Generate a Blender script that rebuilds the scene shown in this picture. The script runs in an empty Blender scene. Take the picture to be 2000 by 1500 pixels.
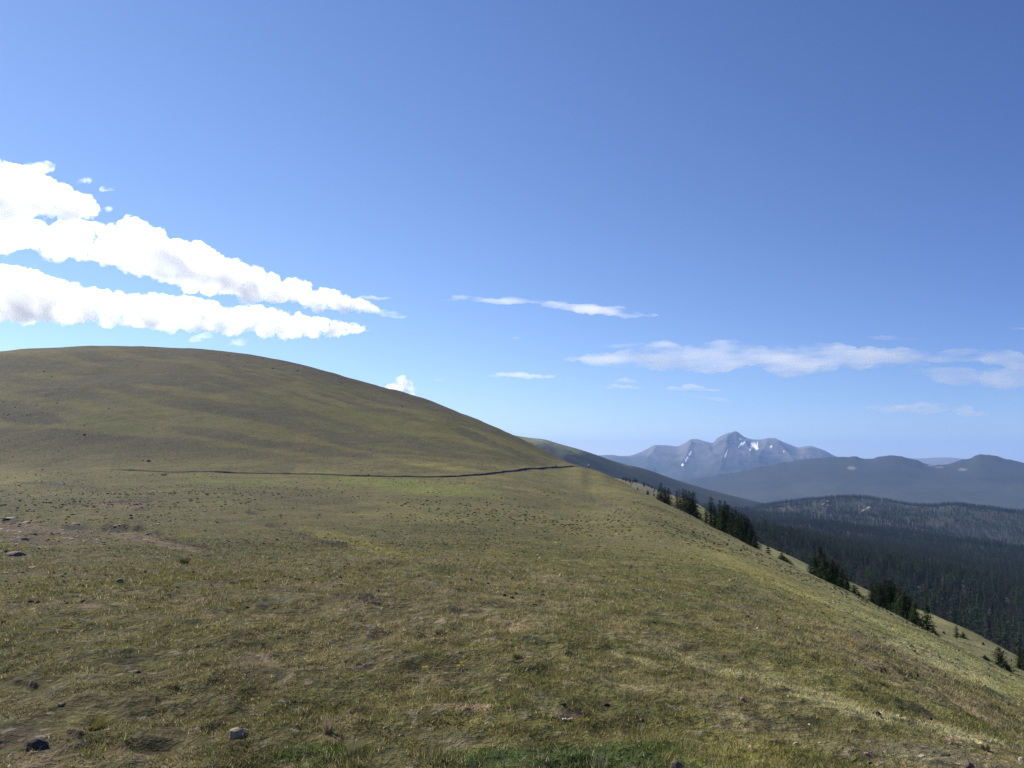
import bpy, math, random
import numpy as np
from mathutils import Vector, Matrix

random.seed(7)
rng = np.random.default_rng(7)
scene = bpy.context.scene
COL = scene.collection
R = math.radians

# ------------------------------------------------------------------ camera numbers
F = 1600.0; PITCH = R(5.0); ZC = 1.6
CP, SP = math.cos(PITCH), math.sin(PITCH)

def T_of(x, y):
    x = np.asarray(x, float); y = np.asarray(y, float)
    cx = (x - 1000) / F; cy = (750 - y) / F
    yy = CP - cy * SP; zz = SP + cy * CP
    return zz / np.hypot(cx, yy)

def PHI_of(x, y):
    x = np.asarray(x, float); y = np.asarray(y, float)
    cx = (x - 1000) / F; cy = (750 - y) / F
    return np.arctan2(cx, CP - cy * SP)

def px_of(X, Y, Z):
    dz = Z - ZC
    f = Y * CP + dz * SP; u = -Y * SP + dz * CP
    f = np.where(f > 1e-3, f, 1e-3)
    return 1000 + F * X / f, 750 - F * u / f

# ------------------------------------------------------------------ tagging helpers
def tag(o, label=None, cat=None, group=None, kind=None):
    if label: o['label'] = label
    if cat: o['category'] = cat
    if group: o['group'] = group
    if kind: o['kind'] = kind
    return o

def new_mesh(name, V, Fc, nper, smooth=True, col=None, uvless=True):
    """V (n,3), Fc flat loops array, nper: verts per face (int)"""
    me = bpy.data.meshes.new(name)
    V = np.ascontiguousarray(V, dtype=np.float32)
    Fc = np.ascontiguousarray(Fc, dtype=np.int32).ravel()
    nf = len(Fc) // nper
    me.vertices.add(len(V)); me.vertices.foreach_set('co', V.ravel())
    me.loops.add(len(Fc)); me.loops.foreach_set('vertex_index', Fc)
    me.polygons.add(nf)
    me.polygons.foreach_set('loop_start', np.arange(0, nf * nper, nper, dtype=np.int32))
    try: me.polygons.foreach_set('loop_total', np.full(nf, nper, dtype=np.int32))
    except Exception: pass
    me.update(calc_edges=True)
    me.polygons.foreach_set('use_smooth', np.full(nf, smooth, dtype=bool))
    if col is not None:
        a = me.attributes.new('Col', 'FLOAT_COLOR', 'POINT')
        c = np.ones((len(V), 4), np.float32); c[:, :3] = col
        a.data.foreach_set('color', c.ravel())
    return me

def add_obj(name, me, mat=None, parent=None):
    o = bpy.data.objects.new(name, me)
    COL.objects.link(o)
    if mat is not None and len(me.materials) == 0: me.materials.append(mat)
    if parent: o.parent = parent
    return o

def empty(name, loc, rz=0.0):
    o = bpy.data.objects.new(name, None); COL.objects.link(o)
    o.location = loc; o.rotation_euler = (0, 0, rz); o.empty_display_size = 0.2
    return o

# ------------------------------------------------------------------ numpy noise
def _h(ix, iy, s):
    n = (ix.astype(np.int64) * 374761393 + iy.astype(np.int64) * 668265263 + s * 974711) & 0xFFFFFFFF
    n = ((n ^ (n >> 13)) * 1274126177) & 0xFFFFFFFF
    n = (n ^ (n >> 16)) & 0xFFFFFFFF
    return n / 4294967295.0

def vnoise(x, y, s=0):
    ix = np.floor(x); iy = np.floor(y); fx = x - ix; fy = y - iy
    fx = fx * fx * (3 - 2 * fx); fy = fy * fy * (3 - 2 * fy)
    a = _h(ix, iy, s); b = _h(ix + 1, iy, s); c = _h(ix, iy + 1, s); d = _h(ix + 1, iy + 1, s)
    return (a + (b - a) * fx) * (1 - fy) + (c + (d - c) * fx) * fy - 0.5

def fbm(x, y, o=4, s=0, g=0.5):
    t = 0; a = 1.0; f = 1.0
    for i in range(o):
        ca, sa = math.cos(i * 1.1), math.sin(i * 1.1)
        t = t + a * vnoise((x * ca - y * sa) * f + 13.7 * i, (x * sa + y * ca) * f - 7.1 * i, s + i)
        a *= g; f *= 2.03
    return t

def sstep(a, b, x):
    t = np.clip((x - a) / (b - a), 0, 1); return t * t * (3 - 2 * t)

def pchip(x, y, xq):
    """row-wise monotone cubic; x,y (n,k); xq (n,m)"""
    h = np.diff(x, axis=1); dl = np.diff(y, axis=1) / h
    n, k = x.shape
    m = np.zeros_like(y)
    w1 = 2 * h[:, 1:] + h[:, :-1]; w2 = h[:, 1:] + 2 * h[:, :-1]
    same = dl[:, 1:] * dl[:, :-1] > 0
    with np.errstate(divide='ignore', invalid='ignore'):
        mm = (w1 + w2) / (w1 / dl[:, :-1] + w2 / dl[:, 1:])
    m[:, 1:-1] = np.where(same, mm, 0)
    m[:, 0] = dl[:, 0]; m[:, -1] = dl[:, -1]
    out = np.empty_like(xq)
    rows = np.arange(n)
    idx = np.zeros(xq.shape, int)
    for j in range(1, k - 1): idx += (xq >= x[:, j:j + 1])
    r = rows[:, None]
    x0 = x[r, idx]; hh = h[r, idx]; t = np.clip((xq - x0) / hh, 0, 1)
    y0 = y[r, idx]; y1 = y[r, idx + 1]; m0 = m[r, idx]; m1 = m[r, idx + 1]
    t2 = t * t; t3 = t2 * t
    return (2*t3-3*t2+1)*y0 + (t3-2*t2+t)*hh*m0 + (-2*t3+3*t2)*y1 + (t3-t2)*hh*m1

def pc1(xs, ys, xq):
    return pchip(np.asarray(xs, float)[None], np.asarray(ys, float)[None],
                 np.clip(np.asarray(xq, float), xs[0], xs[-1])[None])[0]

def curve_T(pts, phi):
    """pts px (x,y): skyline -> tan(elevation) as function of azimuth"""
    p = np.array(pts, float)
    return pc1(PHI_of(p[:, 0], p[:, 1]), T_of(p[:, 0], p[:, 1]), phi)

def curve_v(xs, vs, phi, y=920):
    return pc1(PHI_of(np.array(xs, float), y), vs, phi)

# ================================================================== TERRAIN (hillside)
vis = np.linspace(R(-35), R(35), 1080)
side = np.concatenate([np.linspace(R(35), R(60), 80)[1:], np.linspace(R(60), R(180), 60)[1:]])
PH = np.concatenate([-side[::-1], vis, side])          # -180 .. 180
# profile azimuth: beyond +-42 deg blend left & right profiles behind the camera
lim = R(42)
def prof(fn):
    """evaluate a per-azimuth quantity, blending round the back"""
    v = fn(np.clip(PH, -lim, lim))
    back = sstep(R(60), R(180), np.abs(PH)) * 0.5
    vl, vr = v[0], v[-1]
    other = np.where(PH < 0, vr, vl)
    return v * (1 - back) + other * back

crest1_px = [(-400,722),(-200,702),(0,686),(40,681.5),(90,678),(150,676),(230,675.5),(300,677.5),(370,679),(430,684),(480,690),(530,698),(590,711),
             (650,727),(700,742),(750,755),(812,771),(860,788),(900,806),(950,827),(1000,850),(1050,874),(1100,898),
             (1130,910),(1160,917.5),(1200,935),(1240,954),(1285,976),(1340,1003),(1400,1035),(1480,1073),(1540,1102),(1600,1131),(1700,1178),(1800,1227),
             (1900,1277),(2000,1327),(2100,1378),(2400,1530)]
cx1 = [-400,0,230,500,700,812,900,1000,1060,1130,1200,1285,1400,1500,1600,1700,1800,1900,2000,2100,2400]
cd1 = [400,400,400,390,370,350,330,300,281,262,228,185,142,117,99,85,74,65,57,50,42]
trail_px = [(-400,900),(0,912.5),(200,917),(300,920),(400,922),(600,927),(800,932),(880,931.5),(940,928),(1000,921),(1060,915.5),(1110,912.3),(1130,911.6),
            (1160,921),(1200,939.5),(1285,982),(1400,1041),(1500,1091),(1600,1139),(1700,1186),(1800,1234),(1900,1283),(2000,1333),(2100,1384),(2400,1538)]
tdx = [-400,0,400,600,800,880,940,1000,1060,1110,1130,1160,1200,1285,1400,1600,1800,2000,2400]
tdd = [260,200,160,148,140,141,146,163,189,218,233,234,206,166,128,90,68,52,38]
# near control columns
kx  = [-400,0,400,800,1000,1200,1400,1600,1800,2000,2400]
zn  = {2.5:[0,0,0,0,0,0,0,0,0,-.0,-.0],
       5:[.05,0.02,0,0,0,-.05,-.08,-.12,-.12,-.12,-.2],
       8:[.05,0,-.03,-.05,-.06,-.15,-.25,-.4,-.6,-.85,-1.2],
       12:[.05,-.1,-.15,-.2,-.28,-.42,-.6,-.9,-1.3,-1.75,-2.4]}
tf  = [[-.092,-.100,-.109,-.1136,-.1174,-.125,-.1429,-.178,-.2205,-.26,-.31],
       [-.068,-.0776,-.0864,-.095,-.0944,-.098,-.1224,-.161,-.2025,-.244,-.29],
       [-.036,-.0424,-.050,-.063,-.0605,-.062,-.1073,-.1507,-.1915,-.2335,-.28]]
crest2_px = [(-400,740),(0,705),(230,694),(500,712),(812,790),(1000,868),(1130,922),(1180,931),(1215,936),(1240,942),(1265,950),(1290,960),(1330,972),
             (1365,985),(1420,1025),(1480,1061),(1540,1085),(1580,1105),(1640,1129),(1665,1140),(1700,1157),(1760,1183),(1820,1206),(1880,1232),
             (1980,1285),(2060,1330),(2400,1500)]
d2x = [-400,1000,1130,1200,1285,1365,1480,1600,1700,1850,2000,2400]
d2d = [560,440,430,420,380,310,230,182,160,132,116,90]

dT = prof(lambda p: curve_v(tdx, tdd, p)); TT = prof(lambda p: curve_T(trail_px, p))
d1 = prof(lambda p: curve_v(cx1, cd1, p)); T1 = prof(lambda p: curve_T(crest1_px, p))
d2 = prof(lambda p: curve_v(d2x, d2d, p)); T2 = prof(lambda p: curve_T(crest2_px, p))
n = len(PH)
def gsm(v, sig):
    k = np.arange(-60, 61); w = np.exp(-.5 * (k / sig) ** 2); w /= w.sum()
    return np.convolve(np.pad(v, 60, mode='edge'), w, 'valid')
TT0 = gsm(TT, 6); _q = prof(lambda p: curve_v(kx, tf[2], p)); _dq = 12 * (dT / 12) ** .75; _f = np.clip(np.log(dT / _dq) / np.log(d1 / _dq), 0, 1); TTs = np.minimum(_q + (T1 - _q) * (1 - (1 - _f) ** 1.5), T1 - .0008); _w = sstep(PHI_of(1118, 915), PHI_of(1195, 915), PH); TT = TT0 * (1 - _w) + TTs * _w; dT = gsm(dT, 14); d1 = gsm(d1, 14); T1 = gsm(T1, 2.5)
# trail obliqueness
dd = np.gradient(dT, PH); kk = gsm(np.clip(np.sqrt(1 + (dd / dT) ** 2), 1, 4.5), 8)
pxs = 1000 + F * np.tan(np.clip(PH, R(-60), R(60)))     # rough px x near eye level
# control points
cd, cT = [], []
cd.append(np.full(n, 0.6)); cT.append(np.full(n, -ZC / 0.6))
cd.append(np.full(n, 1.3)); cT.append(np.full(n, -ZC / 1.3))
for k in (2.5, 5, 8, 12):
    z = prof(lambda p: curve_v(kx, zn[k], p)); cd.append(np.full(n, float(k))); cT.append((z - ZC) / k)
for i, fr in enumerate((.25, .5, .75)):
    cd.append(12 * (dT / 12) ** fr); cT.append(prof(lambda p: curve_v(kx, tf[i], p)))
cd.append(dT); cT.append(TT)
# hill above the trail
for fr, tt in ((.25, .36), (.5, .66), (.75, .875), (.9, .965)):
    cd.append(dT + (d1 - dT) * fr); cT.append(TT + (T1 - TT) * tt)
cd.append(d1); cT.append(T1)
ccd = np.stack(cd, 1); ccT = np.stack(cT, 1)
# rows
rA0 = np.linspace(0, 1, 30)[:-1]; rA = np.linspace(0, 1, 560)
dmin, dn = 0.6, 3.8
hw = 2.2 * kk
tend = dT - hw
dA0 = dmin + (dn - dmin) * rA0[None, :] * np.ones((n, 1))
q0 = dn ** -.5; q1 = tend[:, None] ** -.5
dA = (q0 + (q1 - q0) * rA[None, :]) ** -2.0
offs = np.array([-1.6,-1.2,-.9,-.7,-.55,-.42,-.3,-.1,.1,.28,.33,.4,.5,.62,.75,.95,1.2,1.6,2.0])
dTr = dT[:, None] + offs[None, :] * kk[:, None]
rB = np.linspace(0, 1, 190)
b0 = np.minimum(dT + 2.2 * kk, d1 - 1.0)
dB = b0[:, None] + (d1 - b0)[:, None] * rB[None, :]
# guard: where the ring is close to the crest keep rows ordered
lo = (dT + (d1 - dT) * 0.0)
tr_ok = (d1 - dT) > 2.5 * kk
dTr = np.where(tr_ok[:, None], dTr, tend[:, None] + (d1 - 1.2 - tend)[:, None] * (np.arange(1, len(offs) + 1) / (len(offs) + 1))[None, :])
b0 = np.where(tr_ok, b0, d1 - 1.0)
dB = b0[:, None] + (d1 - b0)[:, None] * rB[None, :]
D1 = np.concatenate([dA0, dA, dTr, dB], 1)
D1 = np.maximum.accumulate(D1 + np.arange(D1.shape[1])[None] * 1e-5, axis=1)
Tm = pchip(np.log(ccd), ccT, np.log(D1))
i_tr0 = dA0.shape[1] + dA.shape[1]; i_tr1 = i_tr0 + len(offs)
# segment C
rC = np.linspace(0, 1, 130)[1:]
dip = .012 * sstep(R(2), R(9), PH) + .002
ec = [d1, d1 * 1.1, d1 * 1.22, d1 + (d2 - d1) * .6, d2, d2 * 1.4, d2 * 2.2, d2 * 4]
eT = [T1, T1 - dip * .8, T1 - dip, T1 - dip + (T2 - T1 + dip) * .62, T2, T2 - .06, T2 - .16, T2 - .22]
hillw = 1 - sstep(R(2), R(6), PH)    # behind the dome simply drop
eT[1] = eT[1] - hillw * .004; eT[2] = eT[2] - hillw * .01; eT[3] = np.minimum(eT[3], T1 - hillw * .012)
ec = np.stack(ec, 1); eT = np.stack(eT, 1)
lc = np.log(ec)
dC = np.exp(lc[:, :1] + (lc[:, -1:] - lc[:, :1]) * rC[None, :] ** 1.6)
TC = pchip(lc, eT, np.log(dC))
DD = np.concatenate([D1, dC], 1); TTm = np.concatenate([Tm, TC], 1)
ZZ = ZC + DD * TTm
PHg = PH[:, None] * np.ones_like(DD)
XX = DD * np.sin(PHg); YY = DD * np.cos(PHg)
nc, nr = DD.shape

# trail cut
cutm = np.zeros_like(ZZ)
off_m = (DD - dT[:, None]) / kk[:, None]
twn = .85 + .7 * fbm(np.sin(PH) * dT / 2.2, np.cos(PH) * dT / 2.2, 3, 77)
tw = np.clip(twn, .8, 1.25) * sstep(-200, 60, pxs) * (0.45 + 0.55 * sstep(180, 300, pxs)) * (1 - sstep(1128, 1140, pxs))
u = off_m
profz = (np.interp(u, [-1.6, -.6, -.42, -.3, .28, .45, .75, 2.0], [0, .05, .03, -.10, -.12, .16, .20, 0]))
ZZ += profz * tw[:, None] * (np.abs(u) < 2.0)

# relief at many scales, faded where the mesh cannot carry it
def relief(lam, amp, s, lo, hi):
    w = (1 - sstep(lo, hi, DD))
    return amp * fbm(XX / lam, YY / lam, 2, s) * w
far_w = sstep(25, 80, DD)
ZZ += fbm(XX / 38, YY / 38, 3, 11) * 1.0 * far_w * (1 - .75 * sstep(-1, 0, -np.abs(DD - dT[:, None]) / 40))
ZZ += relief(7, .16, 3, 120, 300) * sstep(4, 12, DD)
ZZ += relief(2.2, .09, 5, 60, 160) * sstep(2, 6, DD)
ZZ += relief(.75, .075, 7, 30, 90) + relief(.4, .04, 8, 20, 45)
tus = fbm(XX / .28, YY / .28, 2, 9)
ZZ += (np.abs(tus) * -1 + .25) * .07 * (1 - sstep(16, 40, DD))
ZZ += relief(.1, .018, 21, 8, 16)
ZZ += relief(5, .35, 31, 900, 1500) * sstep(60, 200, DD) * .6

PXX, PXY = px_of(XX, YY, ZZ)
front = YY > 0.3
# small erosion scarps on the left: (x0,y0,x1,y1,height)
scarps = [(118,1029,172,1032,.13),(188,1031,285,1035,.2),(285,1040,330,1047,.1),(125,985,172,984,.1),(190,980,300,979,.1),(475,999,505,1002,.12),
          (512,1022,560,1027,.07),(0,1018,45,1017,.1),(62,1035,90,1046,.07),(20,940,200,950,.06),(560,1040,700,1072,.06),
          (700,1163,745,1172,.05),(640,1158,760,1183,.03),(690,1300,740,1304,.03),(20,1332,80,1340,.05),(128,1430,175,1445,.05),
          (300,1046,420,1072,.07),(1700,1300,1760,1322,.05),(255,890,300,893,.05),(255,995,300,992,.05)]
scarp_shade = np.zeros_like(ZZ)
for (xa, ya, xb, yb, hgt) in scarps:
    t = (PXX - xa) / (xb - xa)
    wob = 3.5 * fbm(PXX / 45, PXX * 0 + ya, 2, 3)
    yc = ya + (yb - ya) * t + wob
    w = sstep(-.1, .35, t) * (1 - sstep(.65, 1.1, t)) * front * (.7 + .8 * fbm(PXX / 16, PXX * 0 + ya, 2, 5))
    sc = 2.0 + max(0, ya - 900) * .012; hgt = hgt * (1.5 if ya < 1120 else .6)
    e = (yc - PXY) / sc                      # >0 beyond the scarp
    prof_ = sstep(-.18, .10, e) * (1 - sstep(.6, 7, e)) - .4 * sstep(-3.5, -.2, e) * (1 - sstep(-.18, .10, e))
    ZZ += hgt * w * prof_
    scarp_shade = np.maximum(scarp_shade, sstep(-1.3, -.5, e) * (1 - sstep(.1, .5, e)) * np.clip(w * 1.8, 0, 1))

# ---------------------------------------------------------------- ground colour (what grows / lies there, scarp shade painted in)
def lerp(a, b, w): return a + (b - a) * w[..., None]
G  = np.array([.094, .094, .040]); GY = np.array([.185, .165, .064]); BR = np.array([.092, .082, .050])
GR = np.array([.082, .074, .054]); PK = np.array([.225, .172, .130]); DRY = np.array([.215, .20, .122]); BG = np.array([.125, .14, .042])
def patch(xp, yp, rx, ry, ang=0.0, ns=0.5, seed=0):
    ca, sa = math.cos(R(ang)), math.sin(R(ang))
    dx = PXX - xp; dy = PXY - yp
    a = (dx * ca + dy * sa) / rx; b = (-dx * sa + dy * ca) / ry
    rr = np.hypot(a, b) + ns * fbm(PXX / (rx * .35), PXY / (ry * .5), 3, seed + 50)
    return (1 - sstep(.55, 1.05, rr)) * front
n1 = fbm(XX / 9, YY / 9, 4, 101); n2 = fbm(XX / 2.3, YY / 2.3, 4, 111); n3 = fbm(XX / 26, YY / 26, 3, 121); n4 = fbm(XX / .6, YY / .6, 3, 131)
C = np.zeros(DD.shape + (3,)) + G
C = lerp(C, GY, np.clip(.45 + 1.6 * n1 + .5 * n2, 0, 1) * .75)
C = lerp(C, BR, np.clip(.38 + 1.7 * n2 + .9 * n4, 0, 1) * .8)
# dry pale grass to the right, greyer scree on the hill
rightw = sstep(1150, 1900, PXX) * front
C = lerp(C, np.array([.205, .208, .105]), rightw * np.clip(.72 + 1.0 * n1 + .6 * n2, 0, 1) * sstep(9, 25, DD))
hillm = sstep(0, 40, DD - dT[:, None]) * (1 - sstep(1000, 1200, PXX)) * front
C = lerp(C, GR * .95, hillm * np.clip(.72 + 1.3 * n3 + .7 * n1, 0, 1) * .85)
st = fbm((XX * .75 - YY * .5) / 62, (YY * .8 + XX * .55) / 13, 3, 141)
C = lerp(C, np.array([.155, .145, .055]), hillm * sstep(.04, .28, st + .12 * n1) * .85)
# foreground: browner mat with pale dirt
fore = (1 - sstep(9, 22, DD))
C = lerp(C, np.array([.145, .12, .07]), fore * np.clip(.4 + 1.5 * n4 + n2, 0, 1) * .6)
C = lerp(C, PK, fore * sstep(.32, .55, fbm(XX / .5, YY / .5, 3, 151) + .25 * n2) * .7)
# named patches: (x,y,rx,ry,angle,colour,strength)
P_ = [(210,828,120,17,6,BG,.55),(95,735,80,8,3,GY,.5),(400,772,160,9,9,GY,.5),(520,783,130,9,12,BG,.4),(640,830,70,10,14,BG,.4),(760,945,170,16,8,BG,.75),(470,940,130,12,3,BG,.6),
      (760,875,90,6,8,BG,.5),(830,905,110,8,8,GY,.7),(700,800,90,7,16,BG,.4),(560,748,90,5,14,GY,.5),(620,775,110,7,17,GY,.5),(800,845,130,8,20,BG,.35),
      (30,935,60,16,0,GY,.5),(100,1003,70,10,0,BG,.3),(930,960,110,12,12,BG,.4),(900,1000,200,18,14,G,.5),(1100,1090,260,35,20,G,.45),(700,1060,140,14,14,GY,.6),
      (230,985,75,10,2,PK*.62,.8),(255,1048,70,9,8,PK*.8,.75),(350,1068,60,8,8,PK*.95,.85),(20,1030,75,13,3,PK*.62,.8),(60,1055,80,12,4,PK*.48,.7),(160,1050,70,9,3,PK*.5,.7),(120,1038,90,7,3,PK*.62,.7),(300,1058,110,6,9,PK*.66,.7),
      (120,770,150,12,4,GR*.8,.6),(60,815,90,16,4,GR*.72,.8),(170,855,170,14,5,GR*.8,.7),(640,725,110,14,16,GR*.75,.7),(760,760,120,12,22,GR*.78,.7),(420,800,150,10,8,GR*.8,.6),
      (560,870,200,12,8,GR*.95,.5),(920,850,60,10,22,GR*.85,.6),(1010,885,80,7,22,GR*.85,.6),(600,975,130,12,5,BR*.9,.6),(1020,935,50,6,10,BR,.6),(1180,985,90,7,20,GR,.5),
      (1350,1290,150,14,18,DRY,.65),(1560,1345,170,12,17,DRY,.6),(1700,1395,160,13,14,DRY*1.25,.9),(1900,1440,150,12,14,DRY*1.2,.9),(1250,1290,90,8,18,DRY,.5),
      (1830,1290,160,14,24,DRY*1.1,.7),(1690,1255,60,10,24,PK*.8,.5),(1760,1470,220,22,8,GR*1.35,.8),(1500,1410,130,16,10,GR*1.2,.6),(1650,1440,120,14,8,GR*1.3,.6),
      (1550,1300,200,22,20,G*1.15,.5),(1800,1380,200,16,20,G*1.2,.4),(1850,1200,150,14,27,GY*1.05,.5),(1500,1130,200,20,27,GY*1.05,.4),
      (1200,1440,600,60,0,GY,.25),(1150,1480,330,36,0,np.array([.06,.09,.03]),.85),(620,1480,110,30,0,np.array([.07,.1,.035]),.5),(930,1382,45,9,0,PK,.7),(880,1380,40,8,0,PK,.6),
      (1110,1395,35,12,0,PK*.9,.7),(830,1330,40,10,0,PK*.75,.5),(960,1325,30,8,0,PK*.7,.5),(1430,1420,40,8,0,PK*.8,.5),(650,1440,30,12,0,PK,.6),(30,1440,80,25,0,PK*.55,.6),(330,1470,60,10,0,PK*.7,.5),(560,1495,20,6,0,PK*.9,.8),(1450,1480,160,20,0,GY,.5)]
bare = np.zeros_like(ZZ)
for i, (a, b, c_, d_, e_, cc, s_) in enumerate(P_):
    w = patch(a, b, c_, d_, e_, .55, i)
    if cc[0] > cc[1] * 1.28: bare = np.maximum(bare, w * s_)
    C = lerp(C, np.asarray(cc), w * min(1.0, s_ * 1.35))
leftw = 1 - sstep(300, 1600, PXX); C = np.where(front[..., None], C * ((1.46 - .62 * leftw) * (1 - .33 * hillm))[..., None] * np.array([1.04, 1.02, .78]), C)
C = lerp(C, np.array([.035, .030, .024]), np.clip(scarp_shade, 0, 1) * .85)  # overhang shadow painted dark into the ground colour along each scarp
soil = (np.abs(u - .05) < .75) * tw[:, None]
C = lerp(C, np.array([.060, .050, .042]), soil)
C *= (1 + .35 * n4 * (1 - sstep(40, 120, DD)) + .25 * n2)[..., None]
C *= (1 + .5 * fbm(XX / .12, YY / .12, 2, 161) * (1 - sstep(6, 18, DD)))[..., None]
# bench beyond the edge: yellow grass, greyer knoll at the far end
benchm = (DD > d1[:, None] * 1.02) & (PHg > R(4))
bw = np.where(benchm, 1.0, 0.0)
C = lerp(C, np.array([.21, .20, .088]) * (1 + .5 * np.clip(n2, -.5, .5))[..., None], bw * .85)
C = lerp(C, np.array([.17, .155, .125]), bw * sstep(-R(11.5), -R(9.5), -PHg) * np.clip(.6 + 1.5 * n2, 0, 1))
C = np.clip(C, .01, .6)

V = np.stack([XX, YY, ZZ], -1).reshape(-1, 3)
ii, jj = np.meshgrid(np.arange(nc - 1), np.arange(nr - 1), indexing='ij')
q = np.stack([ii * nr + jj, (ii + 1) * nr + jj, (ii + 1) * nr + jj + 1, ii * nr + jj + 1], -1)   # outward winding -> checked below
is_path = ((jj >= i_tr0 + 4) & (jj < i_tr0 + 14) & (pxs[:-1][:, None] > 0) & (pxs[:-1][:, None] < 1128))
q_path = q[is_path]; q_gr = q[~is_path]
q_gr = q_gr[:, ::-1]; q_path = q_path[:, ::-1]

# ------------------------------------------------------------------ materials
def mat_new(name):
    m = bpy.data.materials.new(name); m.use_nodes = True
    nt = m.node_tree; nt.nodes.clear()
    out = nt.nodes.new('ShaderNodeOutputMaterial')
    return m, nt, out
def N(nt, t, **kw):
    nd = nt.nodes.new(t)
    for k, v in kw.items():
        if k == 'inp':
            for a, b in v.items(): nd.inputs[a].default_value = b
        else: setattr(nd, k, v)
    return nd
def noise(nt, vec, scale, detail=4, rough=.6):
    t = N(nt, 'ShaderNodeTexNoise', inp={'Scale': scale, 'Detail': detail, 'Roughness': rough})
    nt.links.new(vec, t.inputs['Vector']); return t.outputs['Fac']
def ramp01(nt, v, a, b, lo=0., hi=1.):
    r = N(nt, 'ShaderNodeMapRange', inp={'From Min': a, 'From Max': b, 'To Min': lo, 'To Max': hi})
    nt.links.new(v, r.inputs['Value']); return r.outputs['Result']
def mulc(nt, c, f):
    m = N(nt, 'ShaderNodeVectorMath', operation='SCALE')
    nt.links.new(c, m.inputs[0]); nt.links.new(f, m.inputs['Scale']); return m.outputs['Vector']
def mixc(nt, f, a, b):
    m = N(nt, 'ShaderNodeMix', data_type='RGBA')
    for s, v in ((m.inputs[0], f), (m.inputs[6], a), (m.inputs[7], b)):
        if isinstance(v, (int, float)): s.default_value = v
        elif isinstance(v, tuple): s.default_value = (*v, 1)
        else: nt.links.new(v, s)
    return m.outputs[2]
def mth(nt, op, a, b):
    m = N(nt, 'ShaderNodeMath', operation=op)
    for s, v in ((m.inputs[0], a), (m.inputs[1], b)):
        if isinstance(v, (int, float)): s.default_value = v
        else: nt.links.new(v, s)
    return m.outputs[0]

def ground_material(name, scales, bump_d, bump_s, pebble=True):
    m, nt, out = mat_new(name)
    at = N(nt, 'ShaderNodeAttribute', attribute_name='Col'); geo = N(nt, 'ShaderNodeNewGeometry')
    pos = geo.outputs['Position']; c = at.outputs['Color']; h = None
    for sc_, lo_, hi_ in scales:
        nz = noise(nt, pos, sc_, 5, .65)
        c = mulc(nt, c, ramp01(nt, nz, .3, .7, lo_, hi_))
        h = nz if h is None else mth(nt, 'ADD', h, nz)
    if pebble:
        for sc_, th, colr in ((9.0, .62, (.30, .26, .21)), (2.2, .62, (.030, .032, .020)), (.9, .63, (.035, .036, .024)), (1.4, .64, (.19, .175, .11)), (25.0, .66, (.27, .24, .15))):
            nz = noise(nt, pos, sc_, 2, .5)
            c = mixc(nt, mth(nt, 'MULTIPLY', ramp01(nt, nz, th, th + .06), .55), c, colr)
    bs = N(nt, 'ShaderNodeBsdfPrincipled', inp={'Roughness': .95, 'Specular IOR Level': .15})
    nt.links.new(c, bs.inputs['Base Color'])
    bp = N(nt, 'ShaderNodeBump', inp={'Strength': bump_s, 'Distance': bump_d})
    nt.links.new(h, bp.inputs['Height']); nt.links.new(bp.outputs[0], bs.inputs['Normal'])
    nt.links.new(bs.outputs[0], out.inputs[0])
    return m
M_ground = ground_material('tundra_ground', [(.12, .8, 1.2), (.9, .7, 1.3), (4.0, .55, 1.45), (18.0, .6, 1.4)], .22, .9)
M_path = ground_material('trodden_soil', [(3.0, .6, 1.4), (20.0, .6, 1.4)], .05, .5, pebble=False)

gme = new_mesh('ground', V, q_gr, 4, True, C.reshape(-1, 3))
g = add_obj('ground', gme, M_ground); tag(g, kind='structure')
used, inv = np.unique(q_path, return_inverse=True)
pme = new_mesh('path', V[used], inv.reshape(-1), 4, True, C.reshape(-1, 3)[used])
pth = add_obj('path', pme, M_path); tag(pth, kind='structure')

def gz(phi, d):
    i = int(np.clip(np.searchsorted(PH, phi) - 1, 0, nc - 2)); t = (phi - PH[i]) / (PH[i + 1] - PH[i])
    return float((1 - t) * np.interp(d, DD[i], ZZ[i]) + t * np.interp(d, DD[i + 1], ZZ[i + 1]))
def on_ground(x, y):
    """world point of the ground seen at photo position (x, y)"""
    phi = float(PHI_of(x, y)); T = float(T_of(x, y))
    i = int(np.clip(np.searchsorted(PH, phi), 1, nc - 1))
    t = (ZZ[i] - ZC) / DD[i]
    j = np.nonzero(t >= T)[0]
    j = j[j > 30]
    d = float(DD[i, j[0]]) if len(j) else float(d1[i])
    return Vector((d * math.sin(phi), d * math.cos(phi), gz(phi, d))), d
def at(x, d, yref=920):
    phi = float(PHI_of(x, yref)); return Vector((d * math.sin(phi), d * math.cos(phi), gz(phi, d)))

# ================================================================== GRASS (stuff)
def blade_mat(name, trans=.5):
    m, nt, out = mat_new(name)
    at_ = N(nt, 'ShaderNodeAttribute', attribute_name='Col')
    df = N(nt, 'ShaderNodeBsdfDiffuse'); tr = N(nt, 'ShaderNodeBsdfTranslucent'); mx = N(nt, 'ShaderNodeMixShader', inp={0: trans})
    nt.links.new(at_.outputs['Color'], df.inputs[0]); nt.links.new(at_.outputs['Color'], tr.inputs[0])
    nt.links.new(df.outputs[0], mx.inputs[1]); nt.links.new(tr.outputs[0], mx.inputs[2]); nt.links.new(mx.outputs[0], out.inputs[0])
    return m
M_blade = blade_mat('grass_blade')
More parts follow.
